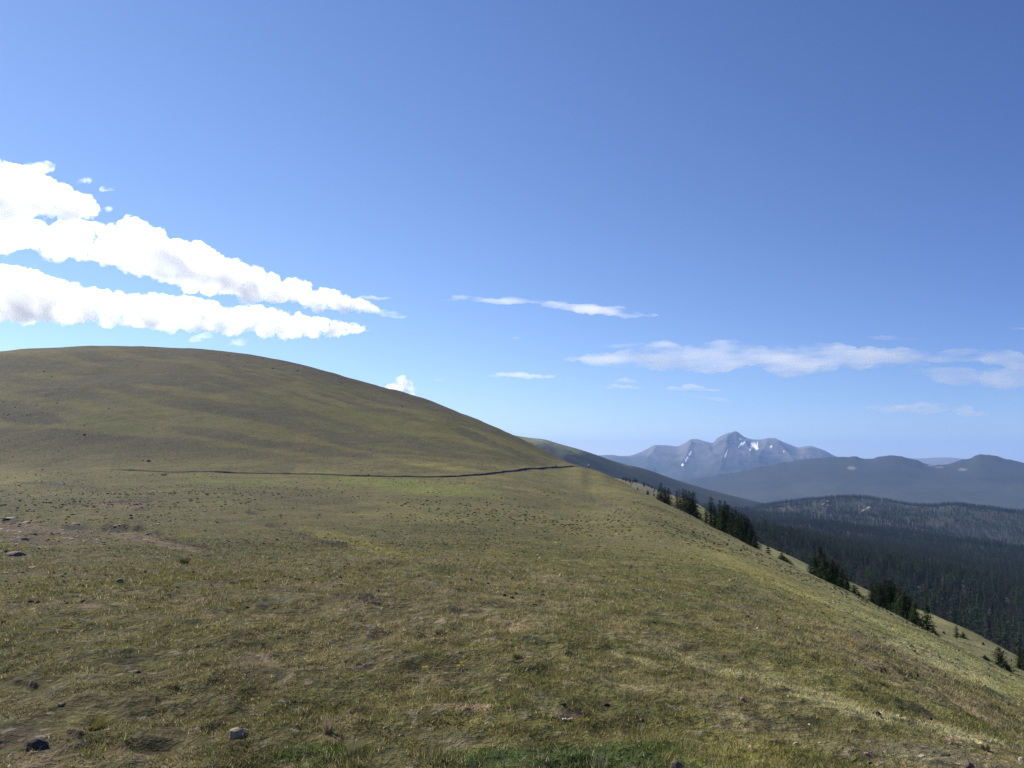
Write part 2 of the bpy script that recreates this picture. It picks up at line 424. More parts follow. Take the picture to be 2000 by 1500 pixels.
# sample cells
ci = np.arange(nc - 1)[(PH[:-1] > R(-36)) & (PH[:-1] < R(37))]
jmax = i_tr1 + len(rB) - 1
cell_d = .5 * (DD[ci][:, 1:jmax] + DD[ci][:, :jmax - 1])
dphi = (PH[ci + 1] - PH[ci])[:, None]
cell_a = cell_d * dphi * (DD[ci][:, 1:jmax] - DD[ci][:, :jmax - 1])
def scatter(density_fn, mask=None):
    dens = density_fn(cell_d)
    if mask is not None: dens = dens * mask
    cnt = rng.poisson(np.maximum(dens * cell_a, 0))
    a, b = np.nonzero(cnt); rep = cnt[a, b]
    a = np.repeat(a, rep); b = np.repeat(b, rep)
    fu = rng.random(len(a)); fv = rng.random(len(a)); i = ci[a]
    def bil(A):
        fu_ = fu if A.ndim == 2 else fu[:, None]; fv_ = fv if A.ndim == 2 else fv[:, None]
        return (A[i, b] * (1 - fu_) * (1 - fv_) + A[i + 1, b] * fu_ * (1 - fv_) + A[i + 1, b + 1] * fu_ * fv_ + A[i, b + 1] * (1 - fu_) * fv_)
    return bil(XX), bil(YY), bil(ZZ), bil(C)
cm = slice(None)
clump = (fbm(XX / .22, YY / .22, 3, 201) + .6 * fbm(XX / 1.1, YY / 1.1, 2, 207))[ci][:, :jmax - 1]
green_near = patch(1150, 1485, 360, 45, 0)[ci][:, :jmax - 1] + patch(640, 1485, 120, 40, 0)[ci][:, :jmax - 1]
gmask = (sstep(-.25, .25, clump) + .6 * green_near) * (1 - .85 * bare[ci][:, :jmax - 1])
notp = 1 - (np.abs(off_m[ci][:, :jmax - 1]) < .5) * (pxs[ci][:, None] < 1130) * (pxs[ci][:, None] > 0)
def gd(d): return np.where(d < 3.2, 0, 6000 / np.maximum(1, (d / 5)) ** 2.0) * (1 - sstep(35, 110, d))
x, y, z, c = scatter(gd, gmask * notp)
print('blades', len(x))
def blades(x, y, z, c, hgt, wid, name, lean=.9, bright=1.0):
    k = len(x); d = np.hypot(x, y)
    s = np.clip(d / 6.5, 1, 6) ** .8
    h = hgt * (.5 + rng.random(k) * 1.1) * np.minimum(s, 1.7); w = wid * (.6 + rng.random(k) * .8) * s
    a = rng.random(k) * 2 * np.pi; la = rng.random(k) * 2 * np.pi; ll = lean * rng.random(k) ** .7 * h
    P0 = np.stack([x - np.cos(a) * w, y - np.sin(a) * w, z - .006], 1); P1 = np.stack([x + np.cos(a) * w, y + np.sin(a) * w, z - .006], 1)
    P2 = np.stack([x + np.cos(la) * ll, y + np.sin(la) * ll, z + h], 1)
    Vb = np.stack([P0, P1, P2], 1).reshape(-1, 3)
    v = rng.random(k)[:, None]; t = rng.random(k)[:, None]
    cc = c * (.75 + .8 * v) * bright
    dry = np.array([.36, .31, .17]); gn = np.array([.09, .125, .035])
    nz = fbm(x / .4, y / .4, 2, 301)[:, None]
    cc = np.where(t < .16 + .2 * nz, dry * (.6 + .7 * v), cc); cc = np.where(t > .88 + .4 * nz, gn * (.7 + .8 * v), cc)
    cb = np.repeat(np.clip(cc, 0, .7), 3, axis=0)
    me = new_mesh(name, Vb, np.arange(3 * k), 3, False, cb)
    return me
gm = blades(x, y, z, c, .022, .0030, 'grass', 1.5, 1.18)
# longer green grass close to the camera
x, y, z, c = scatter(lambda d: np.where((d > 3.2) & (d < 6.5), 5200, 0), np.clip(green_near, 0, 1) * sstep(-.3, .4, clump))
gobj = add_obj('grass', gm, M_blade)
tag(gobj, 'short alpine grass and cushion plants covering the whole slope', 'grass', kind='stuff')
gm2 = blades(x, y, z, np.array([.045, .060, .024]) + c * .35, .042, .0024, 'grass', .7, 1.0)
go2 = add_obj('tall_grass', gm2, M_blade)
tag(go2, 'longer green grass at the bottom edge of the picture', 'grass', kind='stuff')

# flat little stones (stuff)
def pebbles(x, y, z, size, name, cols):
    k = len(x)
    base = np.array([[1,0,0],[.3,.95,0],[-.8,.6,0],[-.8,-.6,0],[.3,-.95,0],[.45,.1,.62],[-.35,.3,.55],[-.2,-.4,.6]])
    Fb = np.array([[0,1,5],[1,6,5],[1,2,6],[2,3,6],[3,7,6],[3,4,7],[4,5,7],[4,0,5],[5,6,7]])
    a = rng.random(k) * 6.28; s = size * (.4 + rng.random(k) ** 3 * 2.0)
    ca, sa = np.cos(a)[:, None], np.sin(a)[:, None]
    B = base[None] * (1 + .35 * (rng.random((k, 8, 3)) - .5)); B = B * s[:, None, None]; B[..., 1] *= .7; B[..., 2] *= .9
    Xb = x[:, None] + B[..., 0] * ca - B[..., 1] * sa; Yb = y[:, None] + B[..., 0] * sa + B[..., 1] * ca
    Vb = np.stack([Xb, Yb, z[:, None] + B[..., 2] - .15 * s[:, None]], -1).reshape(-1, 3)
    Fx = (Fb[None] + (np.arange(k) * 8)[:, None, None]).reshape(-1)
    ck = cols[rng.integers(0, len(cols), k)] * (.7 + .6 * rng.random(k))[:, None]
    return new_mesh(name, Vb, Fx, 3, False, np.repeat(ck, 8, axis=0))
dirt = (fbm(XX / .5, YY / .5, 3, 151)[ci][:, :jmax - 1])
x, y, z, c = scatter(lambda d: np.where(d < 3.2, 0, 14 / np.maximum(1, d / 6) ** 1.5) * (1 - sstep(60, 90, d)), notp * (.4 + 2.5 * sstep(.1, .4, dirt)))
dx = np.hypot(x, y)
pm = pebbles(x, y, z, .009 * np.clip(dx / 7, 1, 5), 'gravel', np.array([[.33,.28,.21],[.22,.19,.16],[.42,.37,.28],[.26,.20,.15]]))
gv = add_obj('gravel', pm, blade_mat('pebble_stone', 0.0)); tag(gv, 'small pale stones scattered through the short grass', 'gravel', kind='stuff')
print('pebbles', len(x))
# dark low tussocks, dwarf willow mats and stones that roughen the hill up to its skyline (stuff)
hm_ = (1 - (np.abs(off_m[ci][:, :jmax - 1]) < 4.0) * (pxs[ci][:, None] < 1135) * (pxs[ci][:, None] > 0))
x, y, z, c = scatter(lambda d: sstep(8, 16, d) * 22 * (15 / d) ** 1.6, hm_ * np.clip(.6 + 2.2 * (fbm(XX / 14, YY / 14, 3, 221)[ci][:, :jmax - 1]), .1, 2))
tcol = np.array([[.048,.050,.030],[.070,.068,.038],[.085,.080,.045],[.075,.068,.045],[.11,.105,.05],[.17,.155,.10],[.05,.045,.036]])
dx = np.hypot(x, y); tm = pebbles(x, y, z, .028 * np.clip(dx / 24, .8, 3.4), 'tussocks', tcol); print('tussocks', len(x))
tag(add_obj('tussocks', tm, blade_mat('tussock', .1)), 'low dark tussocks and mats roughening the far hillside', 'tussocks', kind='stuff')
# tiny pale-yellow and white blooms (stuff): four-petal crosses just over the sward
x, y, z, c = scatter(lambda d: np.where(d < 3.2, 0, 7.0 / np.maximum(1, d / 6) ** 1.3) * (1 - sstep(18, 30, d)), notp)
k = len(x); s = (.004 + .004 * rng.random(k)) * np.clip(np.hypot(x, y) / 8, 1, 2)
pet = np.array([[-1,0,.3],[0,-.35,0],[1,0,.3],[0,.35,0],[0,-1,.3],[.35,0,0],[0,1,.3],[-.35,0,0]])
h_ = .02 + .02 * rng.random(k)
Vb = (np.stack([x, y, z + h_], 1)[:, None] + pet[None] * s[:, None, None]).reshape(-1, 3)
Vb = np.concatenate([Vb, np.stack([np.stack([x - .0007, y, z], 1), np.stack([x + .0007, y, z], 1), np.stack([x + .0007, y, z + h_], 1), np.stack([x - .0007, y, z + h_], 1)], 1).reshape(-1, 3)])
Fx = np.concatenate([np.arange(8 * k), 8 * k + np.arange(4 * k)])
fc = np.where(rng.random(k)[:, None] < .65, np.array([.62,.58,.18]), np.array([.68,.66,.55]))
cb = np.concatenate([np.repeat(fc, 8, axis=0), np.repeat(np.array([[.08,.1,.03]]), 4 * k, axis=0)])
fm = new_mesh('wildflowers', Vb, Fx, 4, False, cb)
fo = add_obj('tiny_blooms', fm, blade_mat('petal', .4)); tag(fo, 'tiny pale yellow and white blooms dotted in the short grass', 'wildflowers', kind='stuff')

# ================================================================== ROCKS
def rock_mesh(seed, flat=.6, sub=3, pts=9, elong=1.3):
    import bmesh
    r = random.Random(seed)
    bm = bmesh.new(); bmesh.ops.create_icosphere(bm, subdivisions=sub, radius=1)
    planes = []
    for i in range(pts):
        v = Vector((r.gauss(0, 1), r.gauss(0, 1), r.gauss(0, .8))).normalized(); planes.append((v, r.uniform(.55, .9)))
    ox, oy = r.uniform(0, 99), r.uniform(0, 99)
    for v in bm.verts:
        p = v.co.copy()
        for nrm, dd_ in planes:
            t = p.dot(nrm) - dd_
            if t > 0: p -= nrm * t * .93
        nz = float(fbm(np.array([p.x * 2.2 + ox + p.z]), np.array([p.y * 2.2 + oy - p.z]), 3, seed)[0])
        p *= 1 + .14 * nz
        v.co = Vector((p.x * elong, p.y, p.z * flat + flat * .35))
    me = bpy.data.meshes.new('rock'); bm.to_mesh(me); bm.free()
    return me
def rock_mat(name, col, lich=.25):
    m, nt, out = mat_new(name)
    tc = N(nt, 'ShaderNodeTexCoord'); pos = tc.outputs['Object']
    a = noise(nt, pos, 3.0, 6, .7); b = noise(nt, pos, 1.2, 3, .6)
    c = mixc(nt, ramp01(nt, a, .35, .65), tuple(v * .6 for v in col), tuple(min(1, v * 1.35) for v in col))
    c = mixc(nt, mth(nt, 'MULTIPLY', ramp01(nt, b, .55, .65), lich), c, (.06, .06, .045))
    bs = N(nt, 'ShaderNodeBsdfPrincipled', inp={'Roughness': .9, 'Specular IOR Level': .25}); nt.links.new(c, bs.inputs['Base Color'])
    bp = N(nt, 'ShaderNodeBump', inp={'Strength': .6, 'Distance': .05}); nt.links.new(a, bp.inputs['Height']); nt.links.new(bp.outputs[0], bs.inputs['Normal'])
    nt.links.new(bs.outputs[0], out.inputs[0]); return m
MR = {'tan': rock_mat('tan_stone', (.33, .26, .18)), 'grey': rock_mat('grey_stone', (.18, .16, .13)), 'mauve': rock_mat('mauve_stone', (.17, .12, .095)),
      'dark': rock_mat('dark_stone', (.062, .052, .042)), 'pale': rock_mat('pale_stone', (.42, .37, .31)), 'pink': rock_mat('pink_stone', (.34, .20, .17))}
rocks = [rock_mesh(100 + i, flat=[.75, .5, .6, .45, .9, .65][i]) for i in range(6)]
rock_data = {}
def rock(x, y, wpx, var, mat, label, zs=1.0, rz=0.0, name='rock', sink=.15, group=None, el=1.0):
    p, d = on_ground(x, y)
    key = (var, mat)
    if key not in rock_data:
        me = rocks[var].copy(); me.materials.append(MR[mat]); rock_data[key] = me
    o = bpy.data.objects.new(name, rock_data[key]); COL.objects.link(o)
    s = wpx * .5 * d / F / 1.15
    o.scale = (s * el, s, s * zs); o.location = (p.x, p.y, p.z - s * sink); o.rotation_euler = (0, 0, rz)
    tag(o, label, 'rock', group)
    return o
for args in [
    (464,1437,36,0,'tan','angular tan rock with a dark right side in the near grass',1.0,.4),
    (70,1462,34,0,'dark','large dark rock low in the bottom left corner',1.25,.2),
    (82,1441,26,3,'grey','small flat grey slab lying just behind the dark corner rock',.8,-.2),
    (95,1437,12,2,'pink','small orange-tan stone at the right of the flat grey slab',.8,.5),
    (30,1087,30,2,'mauve','brown mauve boulder alone near the left edge below the stony bank',.85,.1),
    (235,1137,13,4,'grey','small two-tone grey rock in green turf left of centre',1.0,.9),
    (252,1139,8,5,'pale','pale pebble-like rock just right of the two-tone grey rock',.8,.3),
    (290,902,8,0,'dark','dark boulder on the hill just above the trail',1.0,.3),
    (279,900,6,2,'dark','smaller dark rock left of the dark boulder above the trail',.8,1.2),
    (165,851,5,4,'dark','black rock in the grey scree on the left hillside',1.0,.3),
    (152,848,6,3,'dark','low dark rock up and left of the black scree rock',.7,.3),
    (1450,1369,10,4,'pink','pink rock with a dark shaded side on the pale grass rim',1.1,1.0),
    (1712,1398,17,0,'dark','round black rock sitting on the pale dry grass band',1.0,.7),
    (1721,1403,7,5,'pale','cream stone touching the right foot of the round black rock',1.1,.7),
    (1706,1404,6,2,'pale','tiny cream stone under the left of the round black rock',.8,.2),
    (1816,1407,10,4,'dark','narrow dark rock at the foot of the green slope on the right',1.1,-.6),
    (1759,1400,6,2,'dark','tiny dark rock right of the round black rock',1.0,.1),
    (1962,1438,7,1,'dark','small dark stone near the right edge above the dry band',.9,.3),
    (1955,1436,5,2,'pale','pale speck of stone left of the small dark stone by the right edge',.9,.3),
    (1846,1476,19,1,'dark','dark rock in the grey gravel near the lower right corner',1.0,.4),
    (1800,1478,14,3,'pale','rounded pale rock in the gravel left of the lower dark rock',1.0,.9),
    (1806,1462,16,3,'dark','long low dark stone above the rounded pale rock',.5,-.3),
    (1772,1478,12,2,'tan','flat tan rock left of the rounded pale rock in gravel',.6,.3),
    (1888,1497,26,5,'mauve','mauve rock cut off by the bottom edge at lower right',.9,.2),
    (1693,1476,12,4,'pink','pinkish rock among grass tufts on the lower right',.8,.1),
    (1996,1487,12,0,'pale','bright pale rock at the very right edge near the corner',1.3,.1),
    (1856,1455,6,2,'pale','small bright rock standing on the dry band lower right',1.3,.1),
    (1320,1498,22,0,'mauve','purple-brown rock poking up at the bottom edge right of the green grass',1.2,.1),
    (1012,1293,20,3,'dark','flat dark stone beside a grass tuft right of the yellow flowers',.7,.1),
    (989,1236,12,1,'dark','small dark stone mid slope above the flat dark stone',.8,-.3),
    (1397,1343,26,3,'dark','long thin dark slab lying on the slope edge of the near turf',.45,-.2),
    (1098,1376,14,2,'dark','small dark rock in a hollow above the pale wood',.7,.2),
    (1185,1380,12,4,'dark','little dark rock right of the hollow rock in the turf',.8,.6),
    (121,1377,13,2,'mauve','small mauve rock in turf above the dark corner rock',.9,.4),
    (260,1314,24,3,'mauve','low mauve mound-like rock in turf at lower left',.7,.2),
    (18,1016,22,3,'pale','flat pale slab at the left edge of the stony bank',.5,.2),
    (52,1021,16,1,'pink','pinkish slab right of the flat pale slab on the bank',.6,.5),
    (48,1055,14,0,'mauve','squat mauve rock in the middle of the stony bank',.8,.8),
    (130,1051,16,3,'tan','tan slab at the right of the stony bank',.5,.2),
    (68,1046,10,5,'dark','dark rock behind the squat mauve rock',.9,.2),
    (62,1108,14,3,'pale','pale flat stone below right of the lone mauve boulder',.4,.1),
    (12,1118,14,3,'tan','tan flat stone at the left edge below the mauve boulder',.4,.1),
    (270,1112,10,2,'pale','pale stone in turf above the two-tone grey rock',.7,.1),
    (310,1025,7,2,'pale','white speck of rock at the tip of the dark bank',.8,.1),
    (1000,1170,9,4,'dark','dark stone in the green hollow of the middle slope',.9,.1),
]:
    x0, y0, w0, var, mt, lab, zs, rz = args
    rock(x0, y0, w0, var, mt, lab, zs, rz, el=1.25 if 'slab' in lab or 'long' in lab else 1.0)
# boulders strewn over the hill face and along its skyline
rr = random.Random(5); cnt = 0
while cnt < 150:
    if cnt < 40: xq = rr.uniform(430, 1000); sky = float(np.interp(xq, [p[0] for p in crest1_px], [p[1] for p in crest1_px])); yq = sky + rr.uniform(4, 40)
    elif cnt < 70: xq = rr.gauss(60, 60); yq = rr.gauss(815, 22)
    else: xq = rr.uniform(0, 1100); yq = rr.uniform(700, 1000)
    sky = float(np.interp(xq, [p[0] for p in crest1_px], [p[1] for p in crest1_px]))
    if xq < 0 or yq < sky + 3: continue
    rock(xq, yq, rr.choice([2, 2, 3, 3, 4]), rr.randrange(6), rr.choice(['grey', 'grey', 'mauve', 'dark']), 'small dark boulder strewn over the open hillside', 1.0, rr.uniform(0, 6), name='boulder', group='small boulders strewn over the hillside')
    cnt += 1
# stones of the rocky bank on the left and gravel at lower right
for k_ in range(120):
    if k_ < 88: xq, yq = abs(rr.gauss(0, 150)), rr.gauss(1042, 17)
    else: xq, yq = rr.uniform(1450, 1990), rr.uniform(1445, 1495)
    rock(xq, yq, rr.uniform(4, 11), rr.randrange(6), rr.choice(['pink', 'mauve', 'tan', 'pale', 'grey']),
         'small stone among many on the bare stony bank at left' if k_ < 88 else 'small stone among many on the grey gravel patch at lower right', .6, rr.uniform(0, 6), name='stone',
         group='stones on the bare bank' if k_ < 88 else 'stones on the gravel patch')

# pale broken wood
p, d = on_ground(1110, 1410)
s = d / F
wm, nt, out = mat_new('weathered_wood'); bs = N(nt, 'ShaderNodeBsdfPrincipled', inp={'Roughness': .8}); tc = N(nt, 'ShaderNodeTexCoord')
c_ = mixc(nt, noise(nt, tc.outputs['Object'], 40, 4, .6), (.38, .27, .18), (.74, .60, .45)); nt.links.new(c_, bs.inputs['Base Color']); nt.links.new(bs.outputs[0], out.inputs[0])
def stick(name, p0, p1, r0, r1, lab):
    ax = (p1 - p0); L = ax.length; ax.normalize(); sd = ax.cross(Vector((0, 0, 1))).normalized(); up = sd.cross(ax)
    Vs, Fs = [], []
    K, S = 7, 6
    for a in range(S + 1):
        t = a / S; r_ = (r0 + (r1 - r0) * t) * (.8 + .4 * random.random()); c0 = p0 + ax * L * t + up * .15 * r0 * math.sin(t * 9)
        for b in range(K):
            an = b / K * 6.283; rr_ = r_ * (.8 + .35 * random.random())
            Vs.append(c0 + sd * math.cos(an) * rr_ + up * math.sin(an) * rr_ * .7)
    for a in range(S):
        for b in range(K): Fs.append((a*K+b, a*K+(b+1)%K, (a+1)*K+(b+1)%K, (a+1)*K+b))
    Fs.append(tuple(range(K))[::-1]); Fs.append(tuple(S*K+b for b in range(K)))
    me = bpy.data.meshes.new(name); me.from_pydata([tuple(v) for v in Vs], [], Fs); me.update()
    o = add_obj(name, me, wm); tag(o, lab, 'wood'); return o
q_ = p + Vector((0, 0, s * 2))
stick('wood_fragment', q_ + Vector((-1*s, 0, 0)), q_ + Vector((9*s, 3*s, s)), 2.2*s, 2.0*s, 'pale snapped stick of bare wood lying on the pinkish dirt')
stick('wood_chip', q_ + Vector((-11*s, -3*s, s*1.5)), q_ + Vector((-5*s, 2*s, -s)), 2.2*s, 4.5*s, 'pale wedge of broken wood just left of the snapped stick')
p2, d_ = on_ground(1077, 1404); s2 = d_ / F
stick('wood_splinter', p2 + Vector((0,0,0)), p2 + Vector((.5*s2, 0, 8*s2)), 1.8*s2, .7*s2, 'short white splinter standing upright left of the broken wood')

# two yellow flowers
def flat_mat(name, col, tr=.3):
    m, nt, out = mat_new(name); df = N(nt, 'ShaderNodeBsdfDiffuse'); t = N(nt, 'ShaderNodeBsdfTranslucent'); mx = N(nt, 'ShaderNodeMixShader', inp={0: tr})
    tc = N(nt, 'ShaderNodeTexCoord'); c = mixc(nt, noise(nt, tc.outputs['Object'], 60, 3, .6), tuple(v*.8 for v in col), tuple(min(1, v*1.15) for v in col))
    nt.links.new(c, df.inputs[0]); nt.links.new(c, t.inputs[0]); nt.links.new(df.outputs[0], mx.inputs[1]); nt.links.new(t.outputs[0], mx.inputs[2]); nt.links.new(mx.outputs[0], out.inputs[0]); return m
M_pet = flat_mat('yellow_petal', (.80, .62, .05)); M_stem = flat_mat('green_stem', (.08, .12, .03)); M_cen = flat_mat('flower_centre_orange', (.45, .25, .03))
def flower(x, y, wpx, lab, heads):
    p, d = on_ground(x, y + 6); s = wpx * d / F
    root = empty('yellow_flower', p); tag(root, lab, 'flower', 'yellow flowers in the turf')
    Vs, Fs, Vp, Fp, Vc, Fc_ = [], [], [], [], [], []
    for (hx, hy, hz, sc_) in heads:
        c0 = Vector((hx * s, hy * s, hz * s)); r_ = .32 * s * sc_
        tilt = Matrix.Rotation(R(-35), 3, 'X') @ Matrix.Rotation(R(random.uniform(-20, 20)), 3, 'Y')
        b0 = len(Vs)
        for (pp, w_) in ((Vector((hx*s*.2, 0, -.02)), .02), (c0 * .5 + Vector((0, 0, -.1*s)), .018), (c0, .014)):
            for an in (0, 2.1, 4.2): Vs.append(tuple(pp + Vector((math.cos(an), math.sin(an), 0)) * w_ * s))
        for a in range(2):
            for b in range(3): Fs.append((b0+a*3+b, b0+a*3+(b+1)%3, b0+a*3+3+(b+1)%3, b0+a*3+3+b))
        for k_ in range(9):
            an = k_ / 9 * 6.283; e = Vector((math.cos(an), math.sin(an), 0)); f_ = Vector((-math.sin(an), math.cos(an), 0)); b0 = len(Vp)
            for q in (e*.15*r_ - f_*.1*r_, e*.15*r_ + f_*.1*r_, e*.65*r_ + f_*.26*r_ + Vector((0,0,.12*r_)), e*1.0*r_ + Vector((0,0,.02*r_)), e*.65*r_ - f_*.26*r_ + Vector((0,0,.12*r_))):
                Vp.append(tuple(c0 + tilt @ q))
            Fp.append((b0, b0+1, b0+2, b0+3, b0+4))
        b0 = len(Vc); Vc.append(tuple(c0 + tilt @ Vector((0,0,.18*r_))))
        for k_ in range(7): an = k_/7*6.283; Vc.append(tuple(c0 + tilt @ Vector((math.cos(an)*.25*r_, math.sin(an)*.25*r_, .04*r_))))
        for k_ in range(7): Fc_.append((b0, b0+1+k_, b0+1+(k_+1)%7))
    for nm, vv, ff, mm_ in (('stem', Vs, Fs, M_stem), ('petals', Vp, Fp, M_pet), ('flower_centre', Vc, Fc_, M_cen)):
        me = bpy.data.meshes.new(nm); me.from_pydata(vv, [], ff); me.update(); add_obj(nm, me, mm_, root)
flower(829, 1307, 11, 'lower single yellow flower, the left one of the bright pair', [(-.2, 0, .75, .8), (.3, 0, .85, .8)])
flower(900, 1304, 12, 'three-headed yellow flower, the right one of the bright pair', [(-.35, 0, .7, .9), (.35, .1, .75, .9), (.05, 0, 1.2, .8)])

# bushy tufts that stand out from the turf
M_tuft = blade_mat('tuft_blades', .3)
def tuft(x, y, wpx, hpx, col, lab, name='grass_tuft', cat='grass tuft', nb=160, group=None):
    p, d = on_ground(x, y); w = wpx * d / F * .5; h = hpx * d / F
    Vb, cb = [], []
    for i in range(nb):
        a = random.uniform(0, 6.283); r_ = w * .5 * math.sqrt(random.random()); bx, by = math.cos(a)*r_, math.sin(a)*r_
        hh = h * random.uniform(.5, 1.1); sp = random.uniform(.3, 1.0) * w; ww = max(.0015, w * .03); pa = random.uniform(0, 6.283)
        Vb += [(bx - math.cos(pa)*ww, by - math.sin(pa)*ww, -.02), (bx + math.cos(pa)*ww, by + math.sin(pa)*ww, -.02), (bx + math.cos(a)*sp, by + math.sin(a)*sp, hh)]
        v = random.uniform(.6, 1.4); cb += [(col[0]*v, col[1]*v, col[2]*v)] * 3
    me = new_mesh(name, np.array(Vb), np.arange(len(Vb)), 3, False, np.array(cb)); o = add_obj(name, me, M_tuft); o.location = p
    tag(o, lab, cat, group)
tuft(360, 1102, 20, 12, (.035, .05, .02), 'dark green bushy tuft below the pink dirt patch at left', nb=260)
tuft(320, 932, 12, 4, (.04, .05, .025), 'small dark tuft just below the trail at left', nb=120)
tuft(1087, 914, 6, 9, (.03, .035, .02), 'tiny dark upright tuft beside the far end of the trail', nb=60)
tuft(1524, 1107, 8, 6, (.03, .04, .02), 'small dark tuft on the slope below the low krummholz', nb=80)
tuft(690, 1480, 26, 40, (.30, .27, .15), 'tan dry grass tuft near the bottom edge left of centre', nb=220)
tuft(640, 1432, 22, 30, (.34, .27, .17), 'reddish tan dry tuft above the tan tuft near the bottom', nb=200)
tuft(1172, 1502, 40, 36, (.27, .27, .16), 'pale straw-coloured tuft sticking up at the bottom edge', nb=60)
tuft(1012, 1286, 16, 10, (.045, .06, .025), 'dark tuft above the flat dark stone right of the flowers', nb=160)
tuft(1925, 1466, 14, 12, (.07, .08, .04), 'grey green tuft in the dry band near the right edge', nb=140)
tuft(170, 1420, 70, 7, (.19, .17, .06), 'yellow mound of grass over the dark crack at lower left', nb=900)

# ================================================================== CONIFERS
def conifer(seed, H=8.0, Rr=1.5, levels=26, nb=7, low=.06, dense=1.0, droop=.35, dead=False, card=.22):
    r = np.random.default_rng(seed)
    Vt, Ft, Ct = [], [], []
    def tri(a, b, c, col): Vt.extend([a, b, c]); Ct.extend([col] * 3)
    for L in range(levels):
        t = low + (1 - low) * (L / (levels - 1)) ** 1.05
        z = H * t
        rad = Rr * ((1 - t) ** .72) * (.7 + .55 * r.random()) * (.55 + .45 * min(1, (t - low) / .12 + .3)) + .05
        n_ = max(3, int(nb * (1 - .45 * t)))
        for k in range(n_):
            a = r.random() * 6.283; ln = rad * (.55 + .6 * r.random())
            if r.random() < .08: ln *= 1.35
            ca, sa = math.cos(a), math.sin(a)
            steps = max(2, int(ln / card * 1.6 * dense))
            if dead:
                w = .03
                tri((0, 0, z), (ca*ln, sa*ln, z - ln*.15), (ca*.1*ln - sa*w, sa*.1*ln + ca*w, z + .05), (.8, .8, .8))
                if r.random() > .45: continue
            for s_ in range(steps):
                f = (s_ + .6) / steps; px_ = ca * ln * f; py_ = sa * ln * f; pz = z - ln * droop * f * f + .25 * ln * f * (1 - f)
                for e in range(3):
                    sz = card * (.7 + .7 * r.random()) * (1.15 - .5 * f)
                    o1 = r.normal(0, .35, 3) * sz; b_ = a + r.normal(0, .9)
                    dx_, dy_ = math.cos(b_) * sz, math.sin(b_) * sz
                    v = .65 + .7 * r.random()
                    tri((px_ + o1[0] - dy_*.35, py_ + o1[1] + dx_*.35, pz + o1[2]*.5), (px_ + o1[0] + dy_*.35, py_ + o1[1] - dx_*.35, pz + o1[2]*.5 - .1*sz),
                        (px_ + o1[0] + dx_, py_ + o1[1] + dy_, pz - sz * .45 * r.random()), (v, v, v))
    tri((-.06, 0, H*.93), (.06, 0, H*.93), (0, 0, H*1.04), (.9, .9, .9)); tri((0, -.06, H*.93), (0, .06, H*.93), (0, 0, H*1.04), (.9, .9, .9))
    return np.array(Vt), np.array(Ct)
def trunk_arrays(H, r0, K=7, S=8):
    Vs, Fs = [], []
    for a in range(S + 1):
        t = a / S; r_ = r0 * (1 - t) ** .8 + .012
        if a == 0: r_ *= 1.35
        for b in range(K): an = b / K * 6.283; Vs.append((math.cos(an)*r_, math.sin(an)*r_, -0.5 + (H*.97 + .5) * t))
    for a in range(S):
        for b in range(K): Fs.append((a*K+b, a*K+(b+1)%K, (a+1)*K+(b+1)%K, (a+1)*K+b))
    return Vs, Fs
def leaf_mat(name, col, var=.42):
    m, nt, out = mat_new(name)
    at_ = N(nt, 'ShaderNodeAttribute', attribute_name='Col'); oi = N(nt, 'ShaderNodeObjectInfo')
    geo = N(nt, 'ShaderNodeNewGeometry')
    c = mixc(nt, noise(nt, geo.outputs['Position'], .02, 3, .6), tuple(v*.75 for v in col), tuple(v*1.3 for v in col))
    vm = N(nt, 'ShaderNodeVectorMath', operation='MULTIPLY'); nt.links.new(c, vm.inputs[0]); nt.links.new(at_.outputs['Color'], vm.inputs[1])
    c = mulc(nt, vm.outputs[0], ramp01(nt, oi.outputs['Random'], 0, 1, 1 - var, 1 + var))
    df = N(nt, 'ShaderNodeBsdfDiffuse'); t = N(nt, 'ShaderNodeBsdfTranslucent'); mx = N(nt, 'ShaderNodeMixShader', inp={0: .12})
    nt.links.new(c, df.inputs[0]); nt.links.new(c, t.inputs[0]); nt.links.new(df.outputs[0], mx.inputs[1]); nt.links.new(t.outputs[0], mx.inputs[2]); nt.links.new(mx.outputs[0], out.inputs[0]); return m
M_leaf = leaf_mat('spruce_needles', (.032, .046, .022)); M_pine = leaf_mat('pine_needles', (.040, .055, .024)); M_red = leaf_mat('dead_red_needles', (.085, .045, .04))
M_grey = leaf_mat('dead_grey_twigs', (.047, .047, .040))
M_bark = rock_mat('spruce_bark', (.11, .085, .065), .2)
def tree_meshes(seed, mat, **kw):
    Vt, Ct = conifer(seed, **kw)
    cme = new_mesh('crown', Vt, np.arange(len(Vt)), 3, False, Ct); cme.materials.append(mat)
    Vs, Fs = trunk_arrays(kw.get('H', 8), kw.get('H', 8) * .018)
    tme = bpy.data.meshes.new('trunk'); tme.from_pydata(Vs, [], Fs); tme.update(); tme.materials.append(M_bark)
    return cme, tme
SP_ = [tree_meshes(1, M_leaf, H=8, Rr=2.0, levels=36, nb=13, low=.02), tree_meshes(2, M_leaf, H=8, Rr=2.3, levels=34, nb=14, low=.02), tree_meshes(3, M_leaf, H=8, Rr=2.9, levels=32, nb=15, low=.0),
      tree_meshes(4, M_leaf, H=8, Rr=1.6, levels=38, nb=12, low=.03)]
RED = tree_meshes(5, M_red, H=8, Rr=1.7, levels=32, nb=11, dense=.8)
PINE = [tree_meshes(6, M_pine, H=4, Rr=2.3, levels=16, nb=14, low=.06, droop=-.25, card=.3), tree_meshes(7, M_pine, H=4, Rr=1.9, levels=13, nb=10, low=.25, droop=-.1, card=.32)]
